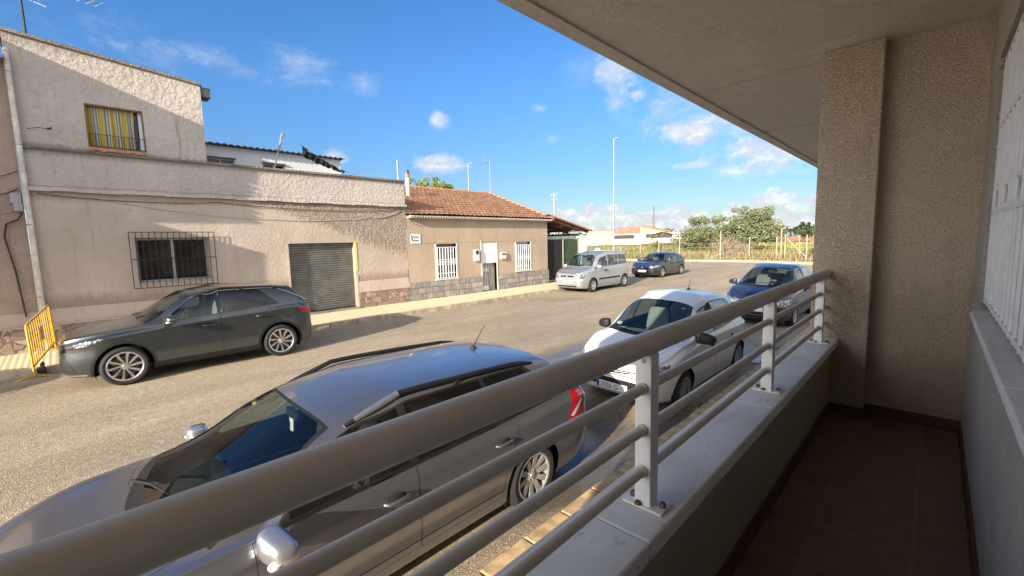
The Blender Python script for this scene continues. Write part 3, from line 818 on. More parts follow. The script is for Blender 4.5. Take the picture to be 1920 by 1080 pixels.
    for i in range(len(dash) - 1): fs.append((2 * i, 2 * i + 1, 2 * i + 3, 2 * i + 2))
    mb.add(vs, fs); obj('dashboard', mb, M['interior'], root, True, True)
    sw = MB(); c = Vector((xc + .74, -.36, zbf + .0)); u = Vector((.35, 0, 1)).normalized(); w = Vector((0, 1, 0))
    sw.tube([c + (u * math.sin(a) + w * math.cos(a)) * .18 for a in (2 * math.pi * i / 24 for i in range(25))], .014, 8, False)
    sw.tube([c - w * .17, c + w * .17], .02, 6); sw.tube([c, c + Vector((-.2, 0, -.08))], .03, 8)
    obj('steering_wheel', sw, M['interior'], root, True, True)
    seatm = S.get('seat', M['seat_dark']); hr = S.get('hr', zbf + .36)
    for (sx_, sy) in ((xc + 1.15, .37), (xc + 1.15, -.37), (xc + 1.95, 0)):
        mb = MB(); hw = .25 if sy else W2 - .25
        sh = hr - .16
        mb.obox((sx_ - .05, sy, gc + .32), (.27, 0, .03), (0, hw, 0), (0, 0, .08))
        zc_ = (gc + .35 + sh) / 2; hh = (sh - gc - .3) / 2
        mb.ell((0, 0, 0), (.085, hw - .02, hh), 24, 16, .42); nv = 24 * 17
        mb.v[-nv:] = [(a + sx_ + .30 + .30 * c_ / 2, b_ * (1 - .12 * max(0, c_ / hh)) + sy, c_ + zc_) for a, b_, c_ in mb.v[-nv:]]
        for hy in ((sy,) if sy else (-.35, .35)):
            mb.ell((sx_ + .45, hy, sh + .10), (.05, .13, .075), 16, 10, .55)
            for q in (-.05, .05): mb.tube([(sx_ + .43, hy + q, sh - .05), (sx_ + .45, hy + q, sh + .05)], .007, 6)
        obj('seat' if sy else 'rear_bench', mb, seatm, root, True, True)
    mb = MB(); mb.obox((xw + .0, 0, zw - .11), (.015, 0, 0), (0, .11, 0), (.004, 0, .03)); mb.tube([(xw + .01, 0, zw - .1), (xw + .01, 0, zw - .03)], .012, 6)
    obj('rear_view_mirror', mb, M['black'], root, False, True, bevel=.012)
    # door mirrors
    mx, mz = xs + S.get('mx', .14), zbf + S.get('mz', .085)
    for sd in (-1, 1):
        mb = MB(); mb.ell((mx, sd * (W2 + .09), mz), (.078, .120, .080), 24, 16, .62)
        mb.v = [(a + .025 * max(0, (abs(b_) - W2 - .05)) / .1, b_, c_ + (.02 if c_ > mz else -.0) * (W2 + .09 - abs(b_)) / .1) for a, b_, c_ in mb.v]
        o = obj('door_mirror', mb, S.get('mirror', S['paint']), root, True, True)
        g = MB(); g.ell((mx + .072, sd * (W2 + .085), mz), (.008, .095, .062), 16, 8, .7); obj('mirror_glass', g, M['chrome'], o, True, True)
        g = MB(); g.tube([(mx, sd * (W2 - .09), mz - .06), (mx - .01, sd * (W2 + .05), mz - .055)], [.028, .03], 10); obj('mirror_arm', g, M['black'], o, True, True)
        if S.get('mirror_ind'):
            g = MB(); g.ell((mx - .03, sd * (W2 + .178), mz - .038), (.038, .030, .014), 12, 8, .7); obj('indicator', g, M['whitelens'], o, True, True)
    for (kind_, sx2, sy2, sr, mt_) in S.get('stickers', []):
        # transparent-backed stickers on the inside of the windscreen
        pc = tree.ray_cast(Vector((sx2, sy2, 2.5)), Vector((0, 0, -1))); nn_ = pc[1]; u_ = Vector((0, 1, 0)); w_ = nn_.cross(u_).normalized(); mb = MB()
        mb.add([pc[0] - nn_ * .006 + (u_ * math.cos(a) + w_ * math.sin(a) * (1 if kind_ else .5)) * sr for a in (2 * math.pi * (i + .5) / (16 if kind_ else 4) for i in range(16 if kind_ else 4))], [tuple(range(16 if kind_ else 4))])
        obj('sticker', mb, mt_, root, False, True)
    # handles
    for tg, hx in (('front_door', B - .20), ('rear_door', S['rd'] - .20)):
        if tg == 'rear_door' and not S.get('five', 1): continue
        hz = belt(hx) - S.get('hz', .13)
        for sd in (-1, 1):
            par = made.get((tg, sd), root); yy = W2 - .005
            mb = MB(); mb.tube([(hx - .10, sd * (yy - .005), hz), (hx - .08, sd * (yy + .022), hz + .002), (hx + .0, sd * (yy + .03), hz + .004), (hx + .075, sd * (yy + .022), hz + .002), (hx + .10, sd * (yy - .005), hz)], [.012, .013, .014, .014, .012], 10)
            obj('door_handle', mb, S.get('handle', S['paint']), par, True, True)
            cp = MB(); cp.ell((hx + .01, sd * (yy - .010), hz), (.07, .016, .034), 16, 8); obj('handle_recess', cp, M['gap'], par, True, True)
    # wipers
    for y0, y1_ in ((.42, -.12), (-.12, -.56)):
        mb = MB(); P0 = Vector((xc + .04, y0, zt(xc + .04) + .015)); xe = xc + .10; P1 = Vector((xe + .10, y1_, zt(xe) + .035 - .05 * abs(y1_)))
        mb.tube([P0, (P0 + P1) / 2 + Vector((0, 0, .03)), P1], [.011, .008, .006], 6)
        obj('wiper', mb, M['black'], root, True, True)
    if S.get('rails'):
        rl0, rl1, ry, mt = S['rails']
        for sd in (-1, 1):
            pts = []
            for i in range(15):
                t = i / 14; x_ = rl0 + (rl1 - rl0) * t; k = min(1, math.sin(math.pi * t) * 2.6)
                yy_ = sd * (ry - .012 * abs(2 * t - 1)); hz_ = tree.ray_cast(Vector((x_, yy_, 2.5)), Vector((0, 0, -1)))[0].z
                pts.append((x_, yy_, hz_ + .004 + .034 * k))
            mb = MB(); mb.tube(pts, [.014] + [.022] * 13 + [.014], 10)
            for q in (.5,): x_ = rl0 + (rl1 - rl0) * q; mb.tube([(x_ - .03, sd * ry, pts[7][2] - .05), (x_ + .03, sd * ry, pts[7][2] - .01)], .02, 8)
            o = obj('roof_rail', mb, mt, root, True, True)
            if S.get('rail_broken') and sd < 0:
                e = MB(); e.tube(pts[:4], [.012, .024, .027, .026], 10); tag(obj('rail_end', e, M['alloy'], o, True, True), 'bare metal end with its black cover missing')
    if S.get('antenna'):
        ax, ay, h, tl = S['antenna']; mb = MB(); b_ = zt(ax) - .012
        mb.lathe([(.038, -.01), (.034, .018), (.016, .04), (.001, .042)], 'Z', (ax, ay, b_), 16)
        mb.tube([(ax, ay, b_ + .03), (ax + tl, ay, b_ + h)], [.0055, .003], 6); obj('antenna', mb, M['black'], root, True, True)
    surf = lambda x_, z_, sd: (tree.ray_cast(Vector((x_, sd * 2, z_)), Vector((0, -sd, 0)))[0] or Vector((x_, sd * W2, z_)))
    if S.get('dlo'):
        x0_, x1_, x2_, z2_ = S['dlo']
        for sd in (-1, 1):
            pts = [(q0 + (x1_ - q0) * i / 20, hi(q0 + (x1_ - q0) * i / 20) + .012) for i in range(21)] + [((x1_ + x2_) / 2, (hi(x1_) + z2_) / 2 + .03), (x2_, z2_)]
            mb = MB(); mb.tube([surf(a, b_, sd) + Vector((0, sd * .002, 0)) for a, b_ in pts if a >= x0_], .009, 6); obj('chrome_strip', mb, M['chrome'], root, True, True)
    if S.get('belt_strip'):
        xa_, xb2 = S['belt_strip']
        for sd in (-1, 1):
            mb = MB(); mb.tube([surf(xa_ + (xb2 - xa_) * i / 24, low(xa_ + (xb2 - xa_) * i / 24) - .004, sd) + Vector((0, sd * .002, 0)) for i in range(25)], .008, 6); obj('belt_strip', mb, M['blackgloss'], root, True, True)
    if S.get('moulding'):
        xa_, xb2, zm_ = S['moulding']
        for sd in (-1, 1):
            mb = MB(); mb.tube([surf(xa_ + (xb2 - xa_) * i / 20, zm_, sd) + Vector((0, sd * .001, 0)) for i in range(21)], [.004] + [.012] * 19 + [.004], 8); obj('side_moulding', mb, S['paint'], root, True, True)
    for bx_ in (B,):
        for sd in (-1, 1):
            if S.get('pillar_strip'):
                mb = MB(); mb.tube([surf(bx_ + .028, low(bx_) + .02, sd), surf(bx_ + .028, hi(bx_) - .02, sd)], .006, 6); obj('pillar_strip', mb, M['chrome'], root, True, True)
    # plates
    if S.get('plate'):
        pz, txt, px = S['plate']; mb = MB(); mb.box(px - .014, px, -.26, .26, pz - .055, pz + .055)
        o = obj('number_plate', mb, M['plate'], root, False, True)
        mb = MB(); mb.box(px - .0155, px - .0142, .215, .257, pz - .052, pz + .052); obj('blue_band', mb, M['blue'], o, False, True)
        if txt: obj('plate_digits', text_mb(txt, .108, (px - .0165, .20, pz - .038), (0, -.95, 0), (0, 0, 1)), M['ink'], o, False, True, fixn=False)
    if S.get('badge'):
        bx, bz = S['badge']; mb = MB(); mb.ell((bx, 0, bz), (.012, .055, .035), 16, 8); obj('badge', mb, M['chrome'], root, True, True)
    make_wheels(root, S)
    return root, made, zt, belt
exec_cars = True

# ------------------------------------------------------------------ car list
TROC = dict(L=4.05, W=1.82, H=1.57, fo=.79, wb=2.53, r=.338, rim=.248, hf=.86, xc=1.02, zc=1.045, xw=1.78, zw=1.50, xp=2.30, xr=3.66, zr=1.49, xg=3.93, zg=1.10,
    wr=.575, zbf=.985, zbr=1.115, gc=.20, B=2.26, C=2.92, qe=3.36, fd=1.22, rd=3.18, dlo=(1.45, 3.38, 3.90, 1.17), pillar_strip=1, paint=P_TROC, sill_clad=1, spokes=(10, .012, .021, .22, False, .05, .016, .12),
    rails=(1.9, 3.52, .60, M['black']), trim=M['blackgloss'], handle=P_TROC, rg=M['glass_dark'], mirror=P_TROC, mirror_ind=1, seat=M['seat_light'], plate=(.46, '', .012), badge=(.01, .70), hz=.15, cs=-.0, waist=.022, zmF=.52, archgap=.06, rslant=.34,
    extra=[('cladding', 'S', [(.035, .70), (.30, .735), (.62, .86), (.55, .875), (.30, .845), (.03, .79)]), ('headlight', 'S', [(.20, .745), (.34, .765), (.56, .855), (.50, .862), (.28, .83), (.18, .80)]), ('tail_light', 'S', [(3.78, .90), (4.045, .86), (4.045, .99), (3.92, 1.03), (3.73, .99)]),
           ('lower_intake', 'S', [(.008, .34), (.20, .33), (.16, .46), (.10, .56), (.008, .58)]), ('grille', 'S', [(.006, .66), (.10, .69), (.10, .80), (.006, .80)]), ('chrome_strip', 'S', [(.01, .285), (.30, .255), (.32, .27), (.012, .315)])],
    front=[('grille', [(-.62, .68), (.62, .68), (.60, .80), (-.60, .80)]), ('lower_intake', [(-.55, .30), (.55, .30), (.48, .56), (-.48, .56)]), ('chrome_strip', [(-.82, .265), (.82, .265), (.82, .295), (-.82, .295)])])
LAG = dict(L=4.80, W=1.81, H=1.46, fo=.96, wb=2.756, r=.325, rim=.225, hf=.70, xc=.87, zc=.92, apx=.50, wcurve=.42, mx=.02, moulding=(1.4, 3.45, .56), belt_strip=(1.45, 4.2), xw=1.86, zw=1.385, xp=2.45, xr=4.15, zr=1.39, xg=4.62, zg=1.02,
    wr=.585, zbf=.90, zbr=.985, gc=.17, B=2.42, C=3.28, qe=4.28, fd=1.32, rd=3.50, paint=P_LAG, spokes=(10, .022, .030, 0, False, .05, .018), rimmat=M['alloy_dull'], rails=(2.0, 4.0, .60, M['black']), rail_broken=1, stickers=[(0, 1.72, .46, .05, M['tarp_green']), (0, 1.70, .40, .04, M['yellow_paint'])],
    antenna=(3.72, 0, .24, .17), trim=M['black'], handle=P_LAG, rg=M['glass_dark'], mirror=M['silver_shell'], mirror_ind=1, mz=.03, seat=M['seat_dark'], archgap=.05, sub=4, cs=.02, rslant=.42, bulge=.02, hoodk=.62,
    extra=[('headlight', 'S', [(.05, .56), (.30, .58), (.62, .70), (.40, .72), (.05, .67)]), ('tail_light', 'S', [(4.27, .70), (4.60, .66), (4.62, .97), (4.50, 1.02), (4.36, .99)]), ('reflector', 'S', [(4.31, .75), (4.37, .735), (4.55, .86), (4.52, .89)]),
           ('panel_gap', 'S', [(1.32, .36), (3.30, .36), (3.31, .372), (1.32, .372)])],
    front=[('grille', [(-.45, .34), (.45, .34), (.5, .5), (-.5, .5)])], plate=(.46, '', .012))
C3 = dict(L=3.85, W=1.667, H=1.60, fo=.74, wb=2.46, r=.298, rim=.20, hf=.70, xc=.84, zc=1.0, xw=1.60, zw=1.505, xp=2.12, xr=3.30, zr=1.48, xg=3.66, zg=1.05,
    wr=.56, rcrown=.035, zbf=.955, zbr=1.02, gc=.17, B=2.02, C=2.90, qe=3.26, fd=1.14, rd=2.98, paint=P_C3, spokes=(16, .010, .016, .0, False, .035, .014), rimmat=M['hubcap'], antenna=(2.72, 0, .22, .10),
    trim=M['black'], handle=P_C3, mirror=M['black'], stickers=[(1, 1.06, .50, .045, M['white_marble']), (0, 1.50, -.42, .04, M['white_marble'])], seat=M['seat_light'], hr=1.40, archgap=.05, sub=4, hoodk=.60, a1=.16, a2=.72, bulge=.022, rslant=.2, hz=.2, mz=.06, mx=.12,
    extra=[('headlight', 'F', [(.50, .58), (.70, .60), (.76, .76), (.60, .73), (.47, .66)]), ('headlight', 'S', [(.11, .58), (.26, .62), (.36, .765), (.25, .735), (.11, .66)]), ('tail_light', 'S', [(3.62, .72), (3.845, .70), (3.84, 1.0), (3.70, 1.02)])],
    front=[('lower_intake', [(-.62, .34), (.62, .34), (.56, .485), (-.56, .485)]), ('panel_gap', [(-.46, .545), (.46, .545), (.46, .558), (-.46, .558)]), ('grille', [(-.30, .60), (0, .565), (.30, .60), (.30, .615), (0, .59), (-.30, .615)]), ('grille', [(-.40, .625), (0, .60), (.40, .625), (.40, .638), (0, .622), (-.40, .638)])],
    plate=(.355, '3056 G', .012))
MPV = dict(L=4.28, W=1.77, H=1.66, fo=.86, wb=2.70, r=.325, rim=.215, hf=.78, xc=.92, zc=1.06, xw=1.75, zw=1.57, xp=2.3, xr=3.75, zr=1.54, xg=4.12, zg=1.14,
    wr=.60, zbf=1.02, zbr=1.10, gc=.18, B=2.25, C=3.10, qe=3.75, fd=1.22, rd=3.2, paint=P_DARK, spokes=(7, .03, .035, 0, False, .04, .018), handle=P_DARK, mirror=P_DARK, seat=M['seat_grey'], hr=1.42, rg=M['glass_side'],
    extra=[('headlight', 'F', [(.47, .60), (.78, .62), (.80, .80), (.62, .78), (.44, .68)]), ('headlight', 'S', [(.12, .62), (.42, .68), (.55, .80), (.30, .80), (.12, .75)]), ('fog_light', 'F', [(.60, .36), (.72, .37), (.70, .44), (.60, .43)]), ('tail_light', 'S', [(4.0, .8), (4.27, .78), (4.27, 1.05), (4.1, 1.1)])],
    front=[('chrome_strip', [(-.40, .655), (.40, .655), (.38, .675), (-.38, .675)]), ('chrome_strip', [(-.40, .615), (.40, .615), (.40, .635), (-.40, .635)]), ('lower_intake', [(-.52, .28), (.52, .28), (.56, .42), (-.56, .42)]), ('chrome_strip', [(-.52, .335), (.52, .335), (.52, .348), (-.52, .348)])],
    plate=(.50, '', .012), badge=(.01, .655))
BERL = dict(L=4.11, W=1.72, H=1.80, fo=.82, wb=2.69, r=.31, rim=.19, hf=.86, xc=.72, zc=1.10, xw=1.42, zw=1.66, xp=2.2, xr=3.93, zr=1.74, xg=4.06, zg=1.15,
    wr=.66, zbf=1.04, zbr=1.10, gc=.17, B=2.10, C=3.05, qe=3.92, fd=1.05, rd=3.0, paint=P_BERL, five=0, spokes=(6, .035, .03, 0, False, .03, .02), rimmat=M['hubcap'], handle=M['black'], mirror=P_BERL, seat=M['seat_grey'], hr=1.42, rg=M['glass_side'], rslant=.06, hid=.12, trim=P_BERL, cowl=0, archgap=.05, antenna=(1.62, 0, .25, .2),
    extra=[('headlight', 'F', [(.44, .66), (.76, .64), (.78, .80), (.47, .82)]), ('headlight', 'S', [(.10, .65), (.28, .64), (.30, .79), (.10, .80)]), ('cladding', 'S', [(1.28, .52), (3.1, .52), (3.1, .60), (1.28, .60)]), ('tail_light', 'S', [(4.0, .85), (4.105, .85), (4.105, 1.25), (4.03, 1.25)]), ('reflector', 'F', [(.30, .58), (.74, .58), (.74, .615), (.30, .615)])],
    front=[('grille', [(-.36, .70), (.36, .70), (.34, .77), (-.34, .77)]), ('lower_intake', [(-.5, .27), (.5, .27), (.5, .33), (-.5, .33)])], plate=(.50, '', .012), badge=(.008, .735))
LEX = dict(L=4.32, W=1.765, H=1.45, fo=.90, wb=2.60, r=.315, rim=.21, hf=.74, xc=1.08, zc=.96, xw=1.85, zw=1.385, xp=2.4, xr=3.80, zr=1.34, xg=4.2, zg=1.05,
    wr=.57, zbf=.92, zbr=1.0, gc=.16, B=2.35, C=3.2, qe=3.8, fd=1.30, rd=3.3, paint=P_LEX, spokes=(10, .018, .022, 0, False, .04, .016), handle=P_LEX, mirror=P_LEX, seat=M['seat_grey'],
    extra=[('headlight', 'F', [(.46, .60), (.76, .62), (.80, .76), (.60, .70), (.44, .66)]), ('headlight', 'S', [(.12, .62), (.40, .66), (.60, .78), (.36, .74), (.12, .70)]), ('tail_light', 'S', [(4.0, .78), (4.31, .76), (4.31, .92), (4.1, .96)]), ('lower_intake', 'F', [(.62, .30), (.80, .32), (.80, .50), (.72, .50)])],
    front=[('grille', [(-.50, .26), (.50, .26), (.34, .50), (.46, .66), (-.46, .66), (-.34, .50)])], plate=(.42, '', .006), badge=(.006, .62))
def put(name, label, x, y, S, near=0):
    y0 = y - S['W'] / 2; y1 = y + S['W'] / 2
    r = make_car(name, label, (x, y, G(x, y)), S)[0]
    r.rotation_euler = (math.atan2(G(x, y1) - G(x, y0), S['W']), 0, S.get('yaw', 0))
    return r
suv = put('compact_suv', 'dark grey crossover with silver spoked wheels parked beside the yellow barrier and pink wall', -.15, 10.90, TROC)
put('estate_car', 'grey violet estate car with black roof rails, nearest car, right below the balcony railing', -.70, 3.585, LAG)
put('small_hatchback', 'white rounded hatchback with black mirrors parked between the two darker cars by the near kerb', 5.65, 3.44, C3)
put('family_car', 'dark blue tall hatchback parked behind the white hatchback, partly hidden by the balcony pillar', 13.5, 3.66, MPV)
put('small_van', 'silver boxy passenger van parked in front of the tiled house carport', 15.5, 11.66, BERL)
put('hatchback', 'dark blue grey hatchback with large dark grille parked behind the silver van', 23.7, 12.35, LEX)
def copy_tree(o, parent=None):
    c = o.copy(); COL.objects.link(c); c.parent = parent
    for ch in list(o.children): copy_tree(ch, c)
    return c
w = MB(); w.obox((.50, 3.56, 1.235), (.010, .006, 0), (-.004, .022, 0), (.004, 0, .050)); w.obox((.512, 3.585, 1.20), (.008, .004, 0), (0, .012, 0), (.006, 0, .030)); w.obox((.50, 3.60, 1.26), (.008, .010, 0), (0, .014, .01), (0, 0, .018)); w.tube([(1.16, 3.585, 1.30), (1.15, 3.585, 1.25)], .002, 4)
w.v = [(a + (.66 if a < .8 else 0), b_, c_ - .02) for a, b_, c_ in w.v]
one('air_freshener', w, M['white_marble'], 'small white tag hanging from the rear view mirror of the nearest car', 'air freshener')
w = MB(); w.obox((6.86, 3.78, 1.005), (.10, 0, .02), (0, .30, .0), (0, 0, .004)); w.obox((6.80, 3.62, 1.012), (.07, .02, .02), (-.02, .12, 0), (0, 0, .003))
one('paper_sheet', w, M['white_marble'], 'white papers lying on the dashboard of the white hatchback', 'papers')
hid = copy_tree(suv); hid.location = (-8.1, 11.02, suv.location.z)
hid['label'] = 'dark crossover parked further left along the kerb, throwing the shadow behind the yellow barrier'

# ------------------------------------------------------------------ ground, road, pavements
struct('ground', sheet(-60, 2500, -1500, 2500, 2, 2, -1.2, lambda x, y: 0), M['terrain'])
struct('field', sheet(43, 420, -60, 330, 120, 60, -.02, jit=.25), M['terrain'])
mb = sheet(-14, 42.1, 2.36, 12.25, 150, 24, 0)
struct('road', mb, M['road'])
struct('side_road', sheet(21.6, 42.1, 12.25, 62, 20, 20, .0), M['road'])
struct('side_road', sheet(23, 42.1, -40, 2.36, 20, 20, .0), M['road'])
pv = sheet(-14, 21.5, 12.37, 14.36, 60, 3, .14)
struct('pavement', pv, M['paving'])
struct('pavement', sheet(-14, 23, -.1, 2.24, 60, 3, .11), brickish('pavement_slab', ((.42, .32, .24), (.46, .36, .27)), (.25, .2, .15), .4, .2, .008, .5, .4, .8))
def kerb(x0, x1, y0, y1, top, m, along='x', step=.5):
    mb = MB(); n = int((x1 - x0 if along == 'x' else y1 - y0) / step)
    for i in range(n):
        j = rnd.uniform(-.004, .004); g = .008
        if along == 'x':
            a = x0 + i * step + g; b = x0 + (i + 1) * step - g; z = G(a, (y0 + y1) / 2)
            mb.obox(((a + b) / 2, (y0 + y1) / 2 + j, z + top / 2 - .08 + j), ((b - a) / 2, rnd.uniform(-.002, .002), rnd.uniform(-.003, .003)), (0, (y1 - y0) / 2, 0), (0, 0, top / 2 + .08))
        else:
            a = y0 + i * step + g; b = y0 + (i + 1) * step - g; z = G(x0 + .1, a)
            mb.obox(((x0 + x1) / 2 + j, (a + b) / 2, z + top / 2 - .08), ((x1 - x0) / 2, 0, 0), (0, (b - a) / 2, 0), (0, 0, top / 2 + .08))
    return mb
def skerb(mb, m):
    o = struct('kerb', mb, m); md = o.modifiers.new('Bevel', 'BEVEL'); md.width = .012; md.segments = 2
skerb(kerb(-14, 22, 12.25, 12.37, .14, None, 'x', .8), M['kerb'])
skerb(kerb(-4, 22, 2.22, 2.36, .12, None, 'x', .5), M['kerb_y'])
skerb(kerb(21.5, 21.62, 12.4, 30, .14, None, 'y', .8), M['kerb'])
skerb(kerb(42.1, 42.3, -30, 60, .16, None, 'y', 1.0), M['kerb'])
struct('pavement', sheet(42.3, 43.6, -30, 60, 3, 30, .15), M['kerb'])
struct('yard', sheet(17.6, 21.5, 14.36, 22, 3, 3, .13), M['kerb'])
# thin film of rain water in the gutter of the near kerb is in the road material

# ------------------------------------------------------------------ walls with openings
def wall(mb, x0, x1, z0, z1, y, holes, th=.28, top=None):
    """front face at y with rectangular holes and reveals running to y+th; top(x) may slope"""
    xs = sorted({x0, x1} | {h[0] for h in holes} | {h[1] for h in holes}); zs = sorted({z0, z1} | {h[2] for h in holes} | {h[3] for h in holes})
    for i in range(len(xs) - 1):
        for j in range(len(zs) - 1):
            cx = (xs[i] + xs[i + 1]) / 2; cz = (zs[j] + zs[j + 1]) / 2
            if any(h[0] < cx < h[1] and h[2] < cz < h[3] for h in holes): continue
            a, b = zs[j], zs[j + 1]
            if b == z1 and top: ta, tb = top(xs[i]), top(xs[i + 1])
            else: ta = tb = b
            mb.add([(xs[i], y, a), (xs[i + 1], y, a), (xs[i + 1], y, tb), (xs[i], y, ta)], [(0, 1, 2, 3)])
    for (a, b, c, d) in holes:
        mb.add([(a, y, c), (b, y, c), (b, y + th, c), (a, y + th, c)], [(0, 1, 2, 3)])
        mb.add([(a, y, d), (b, y, d), (b, y + th, d), (a, y + th, d)], [(3, 2, 1, 0)])
        mb.add([(a, y, c), (a, y + th, c), (a, y + th, d), (a, y, d)], [(0, 1, 2, 3)])
        mb.add([(b, y, c), (b, y + th, c), (b, y + th, d), (b, y, d)], [(3, 2, 1, 0)])
    return mb
def o_(name, mb, m, par, smooth=False, bevel=0): return obj(name, mb, m, par, smooth, bevel=bevel, fixn=True)
def grille(par, x0, x1, z0, z1, y, m, n, r=.008, hz=(), name='window_grille', deep=.0):
    mb = MB()
    for k in range(n + 1):
        x = x0 + (x1 - x0) * k / n; mb.tube([(x, y, z0), (x, y, z1)], r, 6)
    for z in (z0, z1) + tuple(hz): mb.tube([(x0, y, z), (x1, y, z)], r * 1.15, 6)
    if deep:
        for x in (x0, x1):
            for z in (z0 + .12, z1 - .12): mb.tube([(x, y, z), (x, y + deep, z)], r, 6)
    return o_(name, mb, m, par)
YF = 14.35
# --- pink house with garage
b1 = thing('garage_house', 'pinkish rough rendered house with grey garage shutter, barred window and upper storey', 'house', (4.4, YF, .41))
w = MB(); wall(w, -.36, 9.17, .38, 3.98, YF, [(1.36, 2.90, 1.77, 2.91), (4.96, 7.09, .38, 2.69)])
w.add([(9.17, YF, .38), (9.17, 22, .38), (9.17, 22, 4.9), (9.17, YF, 4.9)], [(0, 1, 2, 3)])
o_('wall', w, M['wall_low'], b1)
w = MB(); w.box(-.36, 9.165, YF + .0, YF + .22, 3.98, 4.88); o_('parapet', w, M['wall_upper'], b1)
w = MB()
for i in range(24):
    a = -.33 + i * 9.53 / 24; b = a + 9.53 / 24 - .0; w.obox(((a + b) / 2, YF - .03, 4.0 + .01 * math.sin(i * 1.7)), ((b - a) / 2, 0, 0), (0, .045 + .004 * math.sin(i * 2.3), 0), (0, 0, .042))
o_('cornice', w, M['cornice'], b1)
w = MB(); w.obox((6.12, YF + .09, 4.905), (3.06, 0, 0), (0, .15, 0), (0, 0, .028)); w.obox((1.35, YF + .04, 4.89), (1.72, 0, 0), (0, .10, 0), (0, 0, .022)); o_('coping', w, M['coping'], b1)
topf = lambda x: 7.22 - .10 * x
w = MB(); wall(w, -.40, 3.05, 4.87, 7.0, YF + .01, [(.74, 1.79, 5.03, 6.02)], .25, topf)
w.add([(3.05, YF + .01, 4.87), (3.05, 20, 4.87), (3.05, 20, 6.3), (3.05, YF + .01, topf(3.05))], [(0, 1, 2, 3)])
w.add([(-.40, YF + .01, 4.87), (-.40, 20, 4.87), (-.40, 20, 6.3), (-.40, YF + .01, topf(-.4))], [(3, 2, 1, 0)])
o_('upper_wall', w, M['wall_upper'], b1)
w = MB(); w.add([(-.44, YF - .03, topf(-.4) - .0), (3.08, YF - .03, topf(3.05)), (3.08, 20, 6.3), (-.44, 20, 6.3), (-.44, YF - .03, topf(-.4) + .07), (3.08, YF - .03, topf(3.05) + .06), (3.08, 20, 6.4), (-.44, 20, 6.4)], [(0, 1, 5, 4), (1, 2, 6, 5), (2, 3, 7, 6), (3, 0, 4, 7), (4, 5, 6, 7)]); o_('roof', w, M['coping'], b1)
w = MB(); w.obox((3.16, YF + .25, topf(3.05) - .14), (.12, 0, 0), (0, .22, 0), (0, 0, .12)); o_('eave_end', w, M['cor_roof'], b1)
w = MB(); w.box(3.05, 9.16, YF + .22, 22, 4.3, 4.36); o_('flat_roof', w, M['coping'], b1)
w = MB(); w.box(-.34, 4.96, YF - .012, YF, .96, 1.32); w.box(7.15, 9.165, YF - .012, YF, .96, 1.34); o_('plinth_band', w, M['band'], b1)
w = MB(); w.box(-.34, 4.92, YF - .035, YF, .38, .955); w.box(7.19, 9.165, YF - .035, YF, .38, .955); o_('stone_plinth', w, M['stone_round'], b1)
w = MB(); w.box(-.34, 4.94, YF - .05, YF - .0, .953, .975); w.box(7.17, 9.165, YF - .05, YF, .953, .975); o_('plinth_ledge', w, M['band'], b1)
# garage shutter
w = MB(); zs = .42; k = 0; vs = []; fs = []
for i in range(31):
    z = .42 + i * (2.27 / 30)
    for dz, dy in ((0, .0), (.03, -.014), (.05, -.012), (.062, 0.012)):
        vs += [(4.96, YF + .17 + dy, z + dz), (7.09, YF + .17 + dy, z + dz)]
for i in range(len(vs) // 2 - 1): fs.append((2 * i, 2 * i + 1, 2 * i + 3, 2 * i + 2))
w.add(vs, fs); sh = o_('garage_shutter', w, M['shutter'], b1)
w = MB(); w.box(4.97, 7.08, YF + .13, YF + .17, .40, .49); obj('bottom_bar', w, M['dark_metal'], sh)
w = MB(); w.box(7.092, 7.16, YF - .014, YF - .002, 1.72, 2.70); o_('yellow_jamb_paint', w, M['yellow_paint'], b1)
w = MB(); w.box(7.092, 7.16, YF - .016, YF - .002, .41, 1.55); o_('jamb_trim', w, M['band'], b1)
w = MB(); w.box(4.90, 4.955, YF - .010, YF - .0005, .41, 2.65); o_('jamb_trim', w, M['band'], b1)
w = MB(); w.box(4.9, 7.15, YF - .10, YF + .2, .40, .46); o_('door_step', w, M['coping'], b1)
# barred window
fr = MB()
for (a, b, c, d) in ((1.36, 1.42, 1.77, 2.91), (2.84, 2.90, 1.77, 2.91), (1.42, 2.84, 2.85, 2.91), (1.42, 2.84, 1.77, 1.83), (2.09, 2.15, 1.83, 2.85)): fr.box(a, b, YF + .16, YF + .21, c, d)
wf = o_('window', fr, M['greyframe'], b1)
g = MB(); g.box(1.42, 2.09, YF + .185, YF + .192, 1.83, 2.85); g.box(2.15, 2.84, YF + .185, YF + .192, 1.83, 2.85); obj('pane', g, M['winglass'], wf)
g = MB()
for i in range(12): g.box(1.44 + i * .054, 1.44 + i * .054 + .04, YF + .21 + .01 * (i % 2), YF + .23 + .01 * (i % 2), 1.83, 2.85)
obj('curtain', g, M['curtain_brown'], wf)
g = MB(); g.box(1.34, 2.92, YF - .025, YF + .16, 1.735, 1.769); obj('sill', g, M['band'], wf)
grille(b1, 1.25, 3.02, 1.65, 3.045, YF - .10, M['iron'], 14, .0085, (2.37,), deep=.10)
